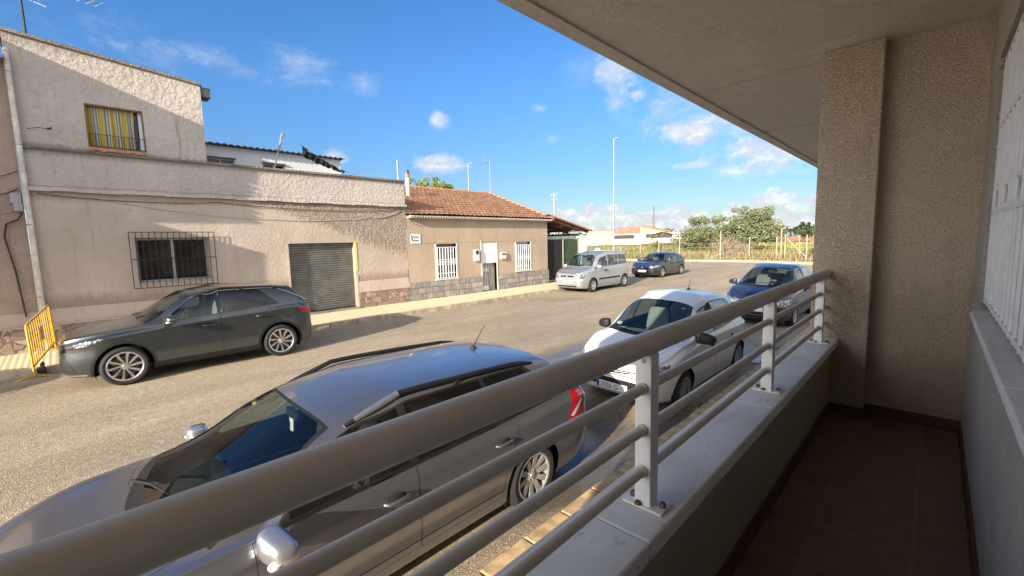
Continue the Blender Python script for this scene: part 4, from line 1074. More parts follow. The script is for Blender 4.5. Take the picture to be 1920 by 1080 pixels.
# upper window with striped awning cloth
uf = MB()
for (a, b, c, d) in ((.74, .765, 5.03, 6.02), (1.765, 1.79, 5.03, 6.02), (.765, 1.765, 5.985, 6.02), (.765, 1.765, 5.03, 5.05)): uf.box(a, b, YF + .02, YF + .10, c, d)
wf = o_('window', uf, M['steel_rust'], b1)
g = MB(); n = 40; vs = []; fs = []
for i in range(n + 1):
    x = .765 + .86 * i / n; s = .012 * math.sin(i * .9) + .008 * math.sin(i * 2.1)
    for z in (5.05, 5.4, 5.7, 5.985): vs.append((x - (.05 * (6 - z) if i == n else 0), YF + .14 + s * (1 + (6 - z)), z))
for i in range(n):
    for k in range(3): fs.append((4 * i + k, 4 * i + 4 + k, 4 * i + 5 + k, 4 * i + 1 + k))
g.add(vs, fs); tag(obj('striped_curtain', g, M['awning'], wf, True), 'yellow and grey striped cloth pulled across the window')
g = MB(); g.box(.765, 1.70, YF + .22, YF + .24, 5.05, 5.985); obj('pane', g, M['winglass'], wf)
g = MB(); g.box(1.70, 1.765, YF + .12, YF + .14, 5.05, 5.985); obj('shutter_edge', g, M['wall_white'], wf)
ug = MB()
ug.tube([(.76, YF - .03, 5.33), (1.78, YF - .03, 5.33)], .007, 6); ug.tube([(.76, YF - .03, 5.055), (1.78, YF - .03, 5.055)], .008, 6)
for k in range(11): x = .77 + k * .1; ug.tube([(x, YF - .03, 5.055), (x, YF - .03, 5.33)], .005, 6)
for x in (.77, 1.77):
    for z in (5.055, 5.33): ug.tube([(x, YF - .03, z), (x, YF + .05, z)], .006, 6)
o_('window_railing', ug, M['iron'], b1)
w = MB()
for i in range(10): w.obox((.78 + i * .105, YF - .012, 4.985 + .008 * math.sin(i * 2)), (.055, 0, .0), (0, .02 + .006 * math.sin(i * 5), 0), (0, 0, .035 + .008 * math.cos(i * 3)))
o_('worn_sill', w, M['clay'], b1)
# pipe, cables and bracket
w = MB(); w.tube([(-.365, YF - .07, 6.80), (-.36, YF - .075, 5.5), (-.35, YF - .07, 4.1), (-.345, YF - .075, 2.4), (-.34, YF - .07, .42)], .048, 14)
w.tube([(-.365, YF + .05, 6.90), (-.365, YF - .07, 6.80)], .05, 12)
dpipe = o_('drain_pipe', w, M['pipe'], b1, True)
w = MB()
for z in (6.4, 4.9, 3.2, 1.6): w.tube([(-.36, YF - .072, z), (-.36, YF - .072, z + .025)], .056, 14); w.tube([(-.36, YF - .07, z + .01), (-.36, YF, z + .01)], .01, 6)
obj('pipe_clamp', w, M['galv'], dpipe, True)
def cable(pts, r=.007, m='cable', par=None, sag=0):
    P = []
    for a, b in zip(pts[:-1], pts[1:]):
        for i in range(8):
            t = i / 8; P.append((a[0] + (b[0] - a[0]) * t, a[1] + (b[1] - a[1]) * t, a[2] + (b[2] - a[2]) * t - sag * 4 * t * (1 - t)))
    P.append(pts[-1]); w = MB(); w.tube(P, r, 6); return o_('cable', w, M[m], par, True)
cable([(-.2, YF - .04, 3.90), (1.5, YF - .03, 3.80), (3.2, YF - .03, 3.86), (6.0, YF - .03, 3.74), (9.1, YF - .03, 3.86)], .008, 'cable', b1, .03)
cable([(.6, YF - .02, 3.88), (2.6, YF - .02, 3.55), (4.6, YF - .02, 3.42), (6.6, YF - .02, 3.45), (7.7, YF - .02, 3.55)], .007, 'cable_w', b1, .04)
cable([(7.9, YF - .03, 3.55), (8.4, YF - .03, 3.62), (8.9, YF - .03, 3.82)], .012, 'cable_w', b1, .02)
cable([(-.2, YF - .04, 5.28), (-.02, YF - .10, 5.32), (.12, YF - .12, 5.30)], .008, 'cable', b1)
w = MB(); w.obox((.13, YF - .13, 5.31), (.035, 0, 0), (0, .02, 0), (0, 0, .018)); w.obox((.16, YF - .13, 5.34), (.012, 0, 0), (0, .012, 0), (0, 0, .02)); o_('cable_anchor', w, M['black'], b1)
cable([(-.335, YF - .08, 5.0), (-.338, YF - .085, 3.6)], .006, 'cable', b1)

# --- neighbour on the left with tile eave, plus unseen blocks added for wall shadows
nb = thing('neighbour_house', 'brownish rendered house at the left edge with a dark tile eave and looping cables', 'house', (-6, YF, .41))
w = MB(); wall(w, -14, -.41, .38, 6.7, YF + .012, [(-5.6, -3.4, 4.85, 6.4)]); w.add([(-14, YF, 0.3), (-14, 22, .3), (-14, 22, 6.6), (-14, YF, 6.6)], [(0, 1, 2, 3)]); o_('wall', w, M['wall_neigh'], nb)
w = MB(); w.box(-14, -.43, YF - .03, YF + .011, .38, .945); o_('stone_plinth', w, M['stone_round'], nb)
w = MB(); w.box(-14, -.43, YF - .045, YF + .011, .946, .97); w.box(-14, -.43, YF - .004, YF + .011, .971, 1.28); o_('plinth_band', w, M['band'], nb)
w = MB()
for i in range(60):
    x = -.55 - i * .22; w.tube([(x, YF - .30, 6.62), (x, YF + .3, 6.80)], .095, 8)
w.box(-13.9, -.45, YF - .26, YF + .2, 6.56, 6.63); w.box(-13.9, -.45, YF - .2, 20, 6.70, 6.78); o_('tile_eave', w, M['clay'], nb)
w = MB(); w.box(-6.4, -2.5, YF - 1.7, YF, 6.75, 7.8)
o_('upper_shade_block', w, M['cor_roof'], nb)  # unseen solid block, added to throw the slanting shadow on the pink house
w = MB()
for i in range(8): w.box(-6.4, -2.5, YF - 1.70, YF, 5.62 + i * .14, 5.66 + i * .14)
o_('shade_slats', w, M['wood'], nb)  # unseen slats, added to stripe the sunlight on the pink house
w = MB(); w.box(-6.4, -2.5, YF - 1.7, YF, 2.7, 4.75); o_('lower_shade_block', w, M['wall_neigh'], nb)  # unseen solid block, added to shade the lower left of the pink house
w = MB(); w.box(-.60, -.43, YF - .045, YF, 3.66, 3.90); w.box(-.56, -.42, YF - .10, YF - .045, 3.50, 3.66); o_('junction_box', w, M['greyframe'], nb, bevel=.01)
cable([(-1.5, YF - .05, 4.05), (-.9, YF - .05, 4.20), (-.43, YF - .05, 4.36)], .009, 'cable', nb, .05)
cable([(-1.6, YF - .05, 3.75), (-1.0, YF - .06, 3.86), (-.46, YF - .06, 3.98)], .012, 'cable', nb, .08)
cable([(-.44, YF - .07, 3.48), (-.52, YF - .05, 3.32), (-.70, YF - .05, 3.22), (-.75, YF - .05, 2.95), (-.66, YF - .05, 2.2), (-.60, YF - .05, 1.2)], .016, 'cable', nb)
cable([(-.95, YF - .04, 3.6), (-.75, YF - .05, 3.50), (-.6, YF - .05, 3.52)], .010, 'cable_w', nb, .03)
# antenna on the roof at the left
an = thing('roof_antenna', 'dark mast with aerial bars rising over the upper left roof', 'antenna', (-.05, 15, 7.1))
w = MB(); w.tube([(-.03, 15, 7.0), (-.05, 15, 9.3)], .022, 8); o_('mast', w, M['iron'], an)
w = MB(); w.tube([(-.2, 14.8, 8.55), (1.3, 15.4, 8.75)], .012, 6)
for k in range(10): t = k / 9; c = Vector((-.2, 14.8, 8.55)).lerp(Vector((1.3, 15.4, 8.75)), t); w.tube([c + Vector((-.07, .17, -.03)), c - Vector((-.07, .17, .03))], .006, 5)
w.tube([(.0, 15.0, 8.35), (.25, 14.7, 8.20)], .01, 5); w.tube([(.1, 15.1, 8.3), (.35, 14.8, 8.12)], .008, 5)
o_('aerial', w, M['galv'], an)
w = MB()
for k in range(4): w.tube([(-.55 + k * .17, 14.5, 7.24), (-.50 + k * .17, 15.4, 7.42)], .09, 10)
one('ridge_tiles', w, M['clay'], 'few clay ridge tiles at the top left roof corner beside the dark mast', 'roof tiles', smooth=True)

# --- white block behind, with corrugated roof and washing
bb = thing('rear_house', 'white washed upper block with corrugated roof behind the pink parapet', 'house', (5.7, 18, 4.3))
w = MB(); wall(w, 2.6, 8.5, 4.3, 6.12, 18, [(3.80, 4.64, 5.2, 5.70), (5.55, 6.30, 5.2, 5.68)], .15); w.add([(8.5, 18, 4.3), (8.5, 24, 4.3), (8.5, 24, 5.6), (8.5, 18, 6.1)], [(0, 1, 2, 3)]); o_('wall', w, M['wall_white'], bb)
w = MB(); vs = []; fs = []
for i in range(121):
    x = 2.5 + i * .051; z = 6.14 + .022 * math.cos(i * math.pi / 2)
    vs += [(x, 17.78, z), (x, 24, z - .5), (x, 17.78, z + .03), (x, 24, z - .47)]
for i in range(120): fs += [(4 * i, 4 * i + 4, 4 * i + 5, 4 * i + 1), (4 * i + 2, 4 * i + 3, 4 * i + 7, 4 * i + 6), (4 * i, 4 * i + 2, 4 * i + 6, 4 * i + 4)]
w.add(vs, fs); o_('corrugated_roof', w, M['cor_roof'], bb)
for (a, b, c, d) in ((3.80, 4.64, 5.2, 5.70), (5.55, 6.30, 5.2, 5.68)):
    w = MB(); w.box(a, b, 18.05, 18.09, d - .05, d); w.box((a + b) / 2 - .025, (a + b) / 2 + .025, 18.05, 18.09, c, d - .05); w.box(a, a + .04, 18.05, 18.09, c, d - .05); w.box(b - .04, b, 18.05, 18.09, c, d - .05); f_ = o_('window', w, M['greyframe'], bb)
    w = MB(); w.box(a + .04, b - .04, 18.10, 18.11, c, d - .05); obj('pane', w, M['winglass'], f_)
    w = MB(); w.box(a - .04, b + .04, 17.93, 17.999, d + .002, d + .04); obj('lintel', w, M['coping'], f_)
w = MB(); w.tube([(5.35, 16.5, 4.9), (5.78, 16.5, 6.5)], .022, 8); w.tube([(5.6, 16.45, 5.9), (5.72, 16.5, 6.2)], .04, 8); w.tube([(5.72, 16.5, 6.3), (5.85, 16.5, 6.52)], .035, 8); w.obox((5.62, 16.45, 6.0), (.05, 0, .03), (0, .03, 0), (0, 0, .08))
one('leaning_post', w, M['galv'], 'leaning grey metal post on the flat roof left of the black washing', 'post')
w = MB(); n = 26; vs = []; fs = []
for i in range(n + 1):
    t = i / n; x = 6.45 + 1.5 * t; zt_ = 6.20 - .76 * t ** .8; ln = .36 * (1 - t * .75) * (.75 + .3 * abs(math.sin(i * 1.3)))
    for k in range(4): vs.append((x + .04 * math.sin(k + i), 16.6 + .05 * math.sin(i * 1.9 + k), zt_ - ln * k / 3))
for i in range(n):
    for k in range(3): fs.append((4 * i + k, 4 * i + 4 + k, 4 * i + 5 + k, 4 * i + 1 + k))
w.add(vs, fs); o = one('washing', w, M['cloth_black'], 'black laundry drooping from a line against the white block', 'laundry', smooth=True)
md = o.modifiers.new('Solid', 'SOLIDIFY'); md.thickness = .01
w = MB(); w.tube([(6.35, 16.6, 6.26), (7.2, 16.6, 5.75), (8.2, 16.6, 5.38)], .006, 5); one('washing_line', w, M['cable'], 'thin line that the black laundry hangs from', 'line')
w = MB(); w.tube([(8.35, 16.8, 5.0), (8.4, 16.8, 5.42)], .015, 6); w.tube([(8.25, 16.8, 5.32), (8.62, 16.8, 5.46)], .012, 6); w.obox((8.36, 16.8, 5.16), (.10, 0, .05), (0, .02, 0), (0, 0, .05))
one('small_bracket', w, M['galv'], 'small metal bracket standing on the parapet right of the white block', 'bracket')

# --- tiled house
h2 = thing('tiled_house', 'low ochre house with clay tile roof, two white barred windows and a door', 'house', (13.3, YF, .41))
w = MB(); holes = [(10.50, 11.52, 1.15, 2.56), (12.94, 13.83, .40, 2.56), (15.12, 16.15, 1.18, 2.56)]
wall(w, 9.19, 17.48, .38, 3.66, YF, holes, .22)
w.add([(17.48, YF, .38), (17.48, 23, .38), (17.48, 23, 3.6), (17.48, 18.9, 5.3), (17.48, YF, 3.66)], [(0, 1, 2, 3, 4)])
o_('wall', w, M['wall_house'], h2)
w = MB()
for x in (10.42, 11.60, 12.86, 13.92, 15.04, 16.22): w.box(x - .007, x + .007, YF - .006, YF - .001, 2.60, 3.60)
for a, b in ((9.2, 17.47),): w.box(a, b, YF - .0065, YF - .0015, 2.592, 2.606)
o_('joint_line', w, M['wall_neigh'], h2)
w = MB(); 
for a, b in ((9.19, 12.90), (13.87, 17.50)): w.box(a, b, YF - .045, YF, .38, 1.10)
w.box(17.48, 17.52, YF - .045, 15.2, .38, 1.10)
o_('stone_cladding', w, M['stone_square'], h2)
w = MB()
for (a, b, c, d) in holes:
    w.box(a - .055, a, YF - .02, YF + .2, c, d); w.box(b, b + .055, YF - .02, YF + .2, c, d)
o_('window_surround', w, M['white_marble'], h2)
def whitewin(x0, x1, z0, z1, style):
    f = MB(); f.box(x0, x1, YF + .17, YF + .2, z1 - .16, z1); f.box(x0, x1, YF + .17, YF + .2, z0, z0 + .05)
    wf = o_('window', f, M['coping' if style else 'white_marble'], h2)
    g = MB(); g.box(x0, x1, YF + .2, YF + .21, z0, z1); obj('pane', g, M['winglass'], wf)
    g = MB(); n = 9
    for i in range(n): g.box(x0 + .04 + i * (x1 - x0 - .05) / n, x0 + .04 + (i + .6) * (x1 - x0 - .05) / n, YF + .15, YF + .165, z0 + .04, z1 - (.17 if style else .05))
    obj('blind', g, M['greyframe'] if style else plain('pale_blind', (.42, .44, .47), .7), wf)
    zm = (z0 + z1) / 2 - .03; b = MB()
    for k in range(8):
        x = x0 + .03 + (x1 - x0 - .06) * k / 7; b.tube([(x, YF - .02, z0 + .03), (x, YF - .02, z1 - .14)], .014, 6)
    for z in (z0 + .03, z0 + .22, zm - .10, zm + .10, z1 - .14): b.tube([(x0 + .02, YF - .02, z), (x1 - .02, YF - .02, z)], .013, 6)
    for k in range(6):
        x = x0 + .1 + (x1 - x0 - .2) * k / 5; b.tube([(x + .05 * math.cos(a), YF - .02, zm + .05 * math.sin(a)) for a in (2 * math.pi * j / 10 for j in range(11))], .009, 5)
    o_('window_grille', b, M['grille_w'], h2)
    s = MB(); s.box(x0 - .08, x1 + .08, YF - .05, YF + .16, z0 - .04, z0 - .001); obj('sill', s, M['white_marble'], wf)
whitewin(10.50, 11.52, 1.15, 2.56, 1); whitewin(15.12, 16.15, 1.18, 2.56, 0)
d = MB(); d.box(12.96, 13.42, YF + .16, YF + .20, .42, 1.72)
dr = o_('door', d, M['wood'], h2)
g = MB()
for x in (13.02, 13.12, 13.22, 13.32): g.box(x, x + .03, YF + .12, YF + .15, .62, 1.70)
g.box(12.97, 13.42, YF + .12, YF + .15, 1.28, 1.42); g.box(12.97, 13.42, YF + .115, YF + .15, .44, .64); obj('door_grille', g, M['grille_w'], dr)
g = MB(); g.box(13.42, 13.83, YF + .15, YF + .19, .42, 1.72); o_('door_side_panel', g, M['greyframe'], h2)
g = MB()
for i in range(7): g.box(12.95 + i * .126, 12.95 + i * .126 + .116, YF + .02, YF + .05 + .004 * (i % 2), 1.66, 2.50)
g.box(12.95, 13.83, YF + .02, YF + .08, 2.50, 2.56); o_('door_blind', g, M['grille_w'], h2)
w = MB(); w.box(12.9, 13.87, YF - .06, YF + .2, .40, .425); o_('door_step', w, M['coping'], h2)
for (a, b, c, d_) in ((12.46, 12.72, 1.78, 2.28), (14.06, 14.37, 1.80, 2.11)):
    g = MB(); g.box(a, b, YF - .11, YF - .001, c, d_); bx = o_('meter_box', g, M['box_plastic'], h2, bevel=.012)
    g = MB(); g.box(a + .05, b - .05, YF - .114, YF - .111, c + .6 * (d_ - c), d_ - .05); obj('meter_window', g, M['winglass'], bx)
g = MB(); g.box(9.34, 9.78, YF - .02, YF - .001, 2.60, 2.96); sg = o_('street_tile', g, M['white_marble'], h2)
g = MB()
for r_, (z, n_, wd) in enumerate(((2.85, 5, .030), (2.72, 6, .036))):
    for k in range(n_): g.box(9.46 + k * .045 - (.03 if r_ else 0), 9.46 + k * .045 - (.03 if r_ else 0) + wd, YF - .024, YF - .0205, z - .03, z + .02 - .012 * (k % 3))
g.box(9.37, 9.41, YF - .024, YF - .0205, 2.72, 2.92); obj('tile_marks', g, M['ink'], sg)
g = MB(); g.tube([(9.22, YF - .04, 3.55), (9.33, YF - .06, 3.42), (9.7, YF - .05, 3.30)], .012, 6); o_('cable', g, M['cable_w'], h2, True)
g = MB(); g.tube([(9.08, YF - .05, 3.62), (9.22, YF - .05, 3.55)], .01, 6); g.tube([(12.88, YF - .02, 2.05), (12.88, YF - .02, 2.66)], .014, 6); o_('cable', g, M['pipe'], h2, True)
# roof with real courses
def tiled_slope(x0, x1, ya, za, yb_, zb_, x1b=None, courses=13, pitch=.235):
    w = MB(); vs = []; fs = []; x1b = x1 if x1b is None else x1b
    nx = int((x1 - x0) / pitch) * 4; L_ = math.hypot(yb_ - ya, zb_ - za); nrm = Vector((0, -(zb_ - za) / L_, (yb_ - ya) / L_))
    rows = []
    for c in range(courses):
        for t, lift in ((0., .125), (.015, .13), (.5, .07), (.985, .0)): rows.append(((c + t) / courses, lift))
    for (t, lift) in rows:
        for i in range(nx + 1):
            u = i / nx; xe = x1 + (x1b - x1) * t; x = x0 + (xe - x0) * u
            ph = (i % 4) / 4; rib = (.0, .016, .030, .016)[i % 4]; c = int(t * courses)
            j = .010 * mnoise.noise(Vector((int(i / 4) * 3.1, c * 7.7, 0))) + .03 * mnoise.noise(Vector((x * .5, t * 2, 3)))
            p = Vector((x, ya + (yb_ - ya) * t, za + (zb_ - za) * t)) + nrm * (lift + rib + j); vs.append(p)
    W_ = nx + 1
    for r_ in range(len(rows) - 1):
        for i in range(nx): fs.append((r_ * W_ + i, r_ * W_ + i + 1, (r_ + 1) * W_ + i + 1, (r_ + 1) * W_ + i))
    return w.add(vs, fs)
w = tiled_slope(9.18, 17.62, 14.08, 3.60, 18.9, 5.33, 17.72); o = obj('roof', w, M['tile'], h2, False, fixn=False)
w = tiled_slope(9.18, 17.62, 23.6, 3.60, 18.92, 5.33, 17.72); obj('roof', w, M['tile'], h2, False, fixn=False)
w = MB()
for i in range(28): x = 9.25 + i * .305; w.tube([(x, 18.9, 5.37 + .01 * math.sin(i)), (x + .31, 18.9, 5.385 + .01 * math.sin(i))], [.105, .085], 10)
for i in range(15): t = i / 15; w.tube([(17.64 + .08 * t, 14.05 + 4.85 * t, 3.68 + 1.73 * t), (17.64 + .08 * t, 14.05 + 4.85 * (t + 1 / 15), 3.69 + 1.73 * (t + 1 / 15))], [.085, .07], 10)
obj('ridge_tile', w, M['clay'], h2, True)
w = MB(); w.box(9.19, 17.6, 14.10, YF + .05, 3.555, 3.60)
for i in range(70): x = 9.25 + i * .12; w.tube([(x, 14.06, 3.615), (x, 14.2, 3.63)], .035, 6)
obj('eave', w, M['cornice'], h2)
w = MB(); w.tube([(11.05, 17, 4.6), (11.05, 17, 5.52)], .085, 14); ch = obj('chimney', w, M['pipe'], h2, True)
w = MB(); w.ell((11.05, 17, 5.60), (.10, .10, .10), 10, 6); w.ell((11.0, 16.98, 5.68), (.06, .06, .05), 8, 5); obj('chimney_pot', w, M['clay'], ch, True)
w = MB(); w.ell((11.09, 17, 5.78), (.045, .05, .075), 10, 6); w.ell((11.09, 16.97, 5.71), (.05, .07, .04), 10, 6); obj('chimney_cap', w, M['iron'], ch, True)
an = thing('tv_antenna', 'thin yagi aerial above the tiled roof ridge', 'antenna', (17.97, 19, 5.3))
w = MB(); w.tube([(17.97, 19, 5.2), (17.97, 19, 7.35)], .016, 6); o_('mast', w, M['galv'], an)
w = MB(); w.tube([(17.97, 19, 7.17), (16.7, 19.1, 7.17)], .012, 6)
for k in range(10): x = 16.72 + k * .09; w.tube([(x, 18.97, 7.17), (x, 19.23, 7.17)], .006, 5)
for sg_ in (-1, 1):
    w.tube([(17.75, 19.05, 7.17), (17.52, 19.05, 7.17 + sg_ * .33)], .010, 5)
    for k in range(4): t = .25 + k * .22; x = 17.75 - .23 * t; z = 7.17 + sg_ * .33 * t; w.tube([(x, 18.85, z), (x, 19.25, z)], .006, 5)
o_('aerial', w, M['galv'], an)

# --- carport
cp = thing('carport', 'open timber carport with sloping roof at the right end of the tiled house', 'carport', (19.3, YF, .4))
w = MB()
for y in (14.3, 15.7, 17.1, 18.5): w.add([(17.5, y, 3.64), (21.1, y, 2.96), (21.1, y, 3.06), (17.5, y, 3.76), (17.5, y + .12, 3.64), (21.1, y + .12, 2.96), (21.1, y + .12, 3.06), (17.5, y + .12, 3.76)], [(0, 1, 2, 3), (4, 7, 6, 5), (0, 4, 5, 1), (3, 2, 6, 7), (1, 5, 6, 2), (0, 3, 7, 4)])
for x, z in ((18.6, 3.33), (19.8, 3.10), (20.9, 2.90)): w.box(x - .06, x + .06, 14.3, 18.7, z - .06, z + .04)
o_('beams', w, M['wood'], cp)
w = MB(); vs = []; fs = []
for i in range(25):
    t = i / 24; x = 17.45 + 3.85 * t; z = 3.90 - .80 * t + .018 * (i % 2)
    vs += [(x, 14.12, z - .06), (x, 19, z - .06 + .2), (x, 14.12, z), (x, 19, z + .2)]
for i in range(24): fs += [(4 * i, 4 * i + 4, 4 * i + 5, 4 * i + 1), (4 * i + 2, 4 * i + 3, 4 * i + 7, 4 * i + 6), (4 * i, 4 * i + 2, 4 * i + 6, 4 * i + 4)]
w.add(vs, fs); o_('roof', w, M['clay'], cp)
w = MB(); w.box(20.50, 21.02, 14.35, 14.75, .38, 2.88); o_('pillar', w, M['wall_white'], cp)
w = MB(); w.box(20.55, 21.0, 14.75, 19, .38, 2.2); o_('side_wall', w, M['wall_white'], cp)
w = MB(); w.box(17.5, 20.6, 18.8, 18.95, .38, 2.6); o_('back_wall', w, M['band'], cp)
gt = thing('tarp_gate', 'wide gate covered with black netting and green tarp under the carport', 'gate', (19, 14.6, .4))
w = MB(); w.box(17.60, 18.98, 14.55, 14.57, .52, 2.62); o_('netting_panel', w, M['tarp_black'], gt)
w = MB(); w.box(19.06, 20.42, 14.55, 14.57, .52, 2.62); o_('tarp_panel', w, M['tarp_green'], gt)
w = MB()
for x in (17.58, 19.02, 20.44): w.box(x - .03, x + .03, 14.50, 14.60, .45, 2.66)
w.box(17.55, 20.47, 14.51, 14.59, .45, .51); w.box(17.55, 20.47, 14.51, 14.59, 2.66, 2.72); o_('gate_frame', w, M['greyframe'], gt)
w = MB(); w.box(17.9, 20.2, 14.62, 14.64, 2.55, 2.80); o_('tin_strip', w, M['tin'], gt)

# --- yellow barrier
br = thing('crowd_barrier', 'yellow tubular pedestrian barrier leaning at the kerb in front of the crossover', 'barrier', (-.38, 12.5, .3))
A = Vector((-.50, 11.95, .27)); B_ = Vector((-.20, 13.28, .52)); up = Vector((-.03, 0, 1))
w = MB(); rr = .019
zt0, zt1 = A + up * 1.0, B_ + up * .98; 
w.tube([A + up * .04, A + up * .95, A.lerp(B_, .03) + up * 1.0, A.lerp(B_, .97) + up * .99, B_ + up * .93, B_ + up * .02], rr, 10)
w.tube([A + up * .22, B_ + up * .20], .016, 8); fr_ = o_('frame', w, M['yellow'], br, True)
w = MB()
for k in range(1, 12): t = k / 12; w.tube([A.lerp(B_, t) + up * .22, A.lerp(B_, t) + up * .99], .0095, 8)
o_('bars', w, M['yellow'], br, True)
w = MB(); c = A.lerp(B_, .52) + up * .62; w.obox(c, Vector((.022, .11, .015)), up * .13, Vector((.006, 0, 0))); o_('plate', w, M['yellow'], br)
for P_ in (A, B_):
    w = MB(); w.tube([P_ + Vector((-.26, -.02, -.01)), P_ + Vector((-.04, 0, .06)), P_ + Vector((.04, 0, .06)), P_ + Vector((.26, .02, -.01))], .016, 8); o_('foot', w, M['yellow'], br, True)
w = MB(); w.obox((-.42, 12.20, .36), (.06, 0, .02), (0, .05, 0), (-.01, 0, .07)); w.obox((-.40, 12.22, .47), (.03, 0, .02), (0, .03, .01), (-.01, 0, .03)); one('dark_block', w, M['black'], 'small dark block lying at the kerb under the yellow barrier', 'block', bevel=.015)
w = MB(); w.obox((9.9, 2.62, .03), (.26, .02, 0), (-.02, .16, 0), (0, 0, .018)); w.obox((9.72, 2.66, .07), (.10, .02, .02), (-.02, .10, .02), (0, 0, .02)); w.obox((10.1, 2.58, .065), (.08, -.02, .01), (.02, .08, .02), (0, 0, .018))
one('litter_sheet', w, M['white_marble'], 'crumpled white sheet of litter in the gutter behind the white hatchback', 'litter', bevel=.01)

# ------------------------------------------------------------------ the balcony the picture is taken from
ZF = 1.36; ZC = 3.79; XL = -3.1; XE = 3.66
struct('balcony_floor', MB().box(XL, 3.9, -.17, .50, ZF - .15, ZF), M['floor_tile'])
ap = thing('apartment_block', 'beige pebble rendered block with the shaded balcony, its pillar, soffit and side wall', 'building', (3.7, .2, .1))
w = MB(); w.box(XL, 5.6, .485, .615, .05, 1.835); o_('parapet_wall', w, M['granul'], ap)
w = MB()
for a, b in ((XL, -.6), (-.6, .905), (.905, 2.0), (2.0, 3.02), (3.02, XE)): w.box(a + .0015, b - .0015, .445, .65, 1.835, 1.885)
sl = o_('parapet_sill', w, M['sill'], ap, bevel=.006)
w = MB(); w.box(XL, 12.5, -.4, 1.52, ZC, 4.08); o_('soffit', w, M['soffit'], ap)
w = MB(); w.box(XL, 12.5, 1.52, 1.62, ZC - .014, 4.08); o_('soffit_edge', w, M['soffit'], ap)
w = MB(); w.box(3.81, 3.822, -.165, 1.515, ZC - .003, ZC + .0); w.box(5.80, 5.83, -.165, 1.515, ZC - .006, ZC + .0); o_('soffit_joint', w, M['granul_grey'], ap)
w = MB(); w.box(3.635, 4.2, .292, .612, .05, ZC); o_('pillar', w, M['granul'], ap, bevel=.008)
w = MB(); w.box(3.76, 3.95, -.17, .292, ZF, ZC); o_('end_wall', w, M['granul'], ap)
w = MB()
X0, X1, Z0, Z1 = .2, 3.22, 2.235, 3.42
for (a, b, c, d) in ((XL, X0, ZF, ZC), (X1, 12.5, .1, ZC), (X0, X1, ZF, Z0), (X0, X1, Z1, ZC)): w.add([(a, -.17, c), (b, -.17, c), (b, -.17, d), (a, -.17, d)], [(3, 2, 1, 0)])
w.add([(X0, -.17, Z0), (X0, -.42, Z0), (X0, -.42, Z1), (X0, -.17, Z1)], [(0, 1, 2, 3)]); w.add([(X1, -.17, Z0), (X1, -.42, Z0), (X1, -.42, Z1), (X1, -.17, Z1)], [(0, 1, 2, 3)])
w.add([(X0, -.17, Z1), (X0, -.42, Z1), (X1, -.42, Z1), (X1, -.17, Z1)], [(0, 1, 2, 3)]); w.add([(X0, -.17, Z0), (X0, -.42, Z0), (X1, -.42, Z0), (X1, -.17, Z0)], [(3, 2, 1, 0)])
o_('street_wall', w, M['granul_grey'], ap)
w = MB(); w.box(XL, 12.5, -6, -.45, ZF - 1.2, 4.5); o_('rear_rooms', w, M['granul'], ap)
w = MB(); w.box(XL - .2, XL, -6, .62, .05, 4.08); o_('left_end_wall', w, M['granul'], ap)
w = MB(); w.box(XL, XE, .472, .485, ZF, ZF + .075); w.box(3.62, 3.635, .292, .472, ZF, ZF + .075); w.box(3.745, 3.76, -.155, .292, ZF, ZF + .075); w.box(XL, 3.76, -.17, -.158, ZF, ZF + .075); w.box(3.635, 3.76, .28, .292, ZF, ZF + .075); o_('skirting', w, M['skirt'], ap)
wi = MB(); wi.box(.2, 3.22, -.36, -.34, Z0, Z1)
wn = o_('window', wi, M['white_marble'], ap)
w = MB()
for i in range(24): w.box(.24, 3.18, -.335, -.322, Z0 + .03 + i * .05, Z0 + .03 + i * .05 + .044)
obj('roller_shutter', w, plain('roller_slats', (.24, .25, .27), .5, 0, .06, 10), wn)
w = MB()
w.box(.9, 1.60, -.16, -.095, Z0 - .022, Z0 - .002); w.box(1.603, 2.86, -.30, -.125, Z0 - .022, Z0 + .0)
w = MB(); w.box(1.50, 2.86, -.30, -.128, Z0 - .028, Z0 + .002); w.box(.2, 1.497, -.30, -.128, Z0 - .028, Z0 + .002); obj('window_sill', w, M['sill'], wn, bevel=.004)
w = MB()
for k in range(24): x = 3.13 - k * .125; w.tube([(x, -.19, Z0 + .012), (x, -.19, Z1 - .03)], .0085, 8)
obj('grille_bars', w, M['grille_w'], wn, True)
w = MB()
for z in (Z0 + .025, 2.68, 3.08, Z1 - .03): w.box(.22, 3.20, -.196, -.184, z - .010, z + .010)
w.box(3.185, 3.20, -.196, -.184, Z0, Z1 - .02); obj('grille_frame', w, M['grille_w'], wn)
for x in (3.0, 2.62, 2.24):
    w = MB()
    for s in (-1, 1): w.tube([(x + s * (.004 + .028 * t), -.182, 2.74 + .035 * math.sin(t * 7)) for t in (i / 14 for i in range(15))], .004, 5)
    obj('grille_scroll', w, M['grille_w'], wn)
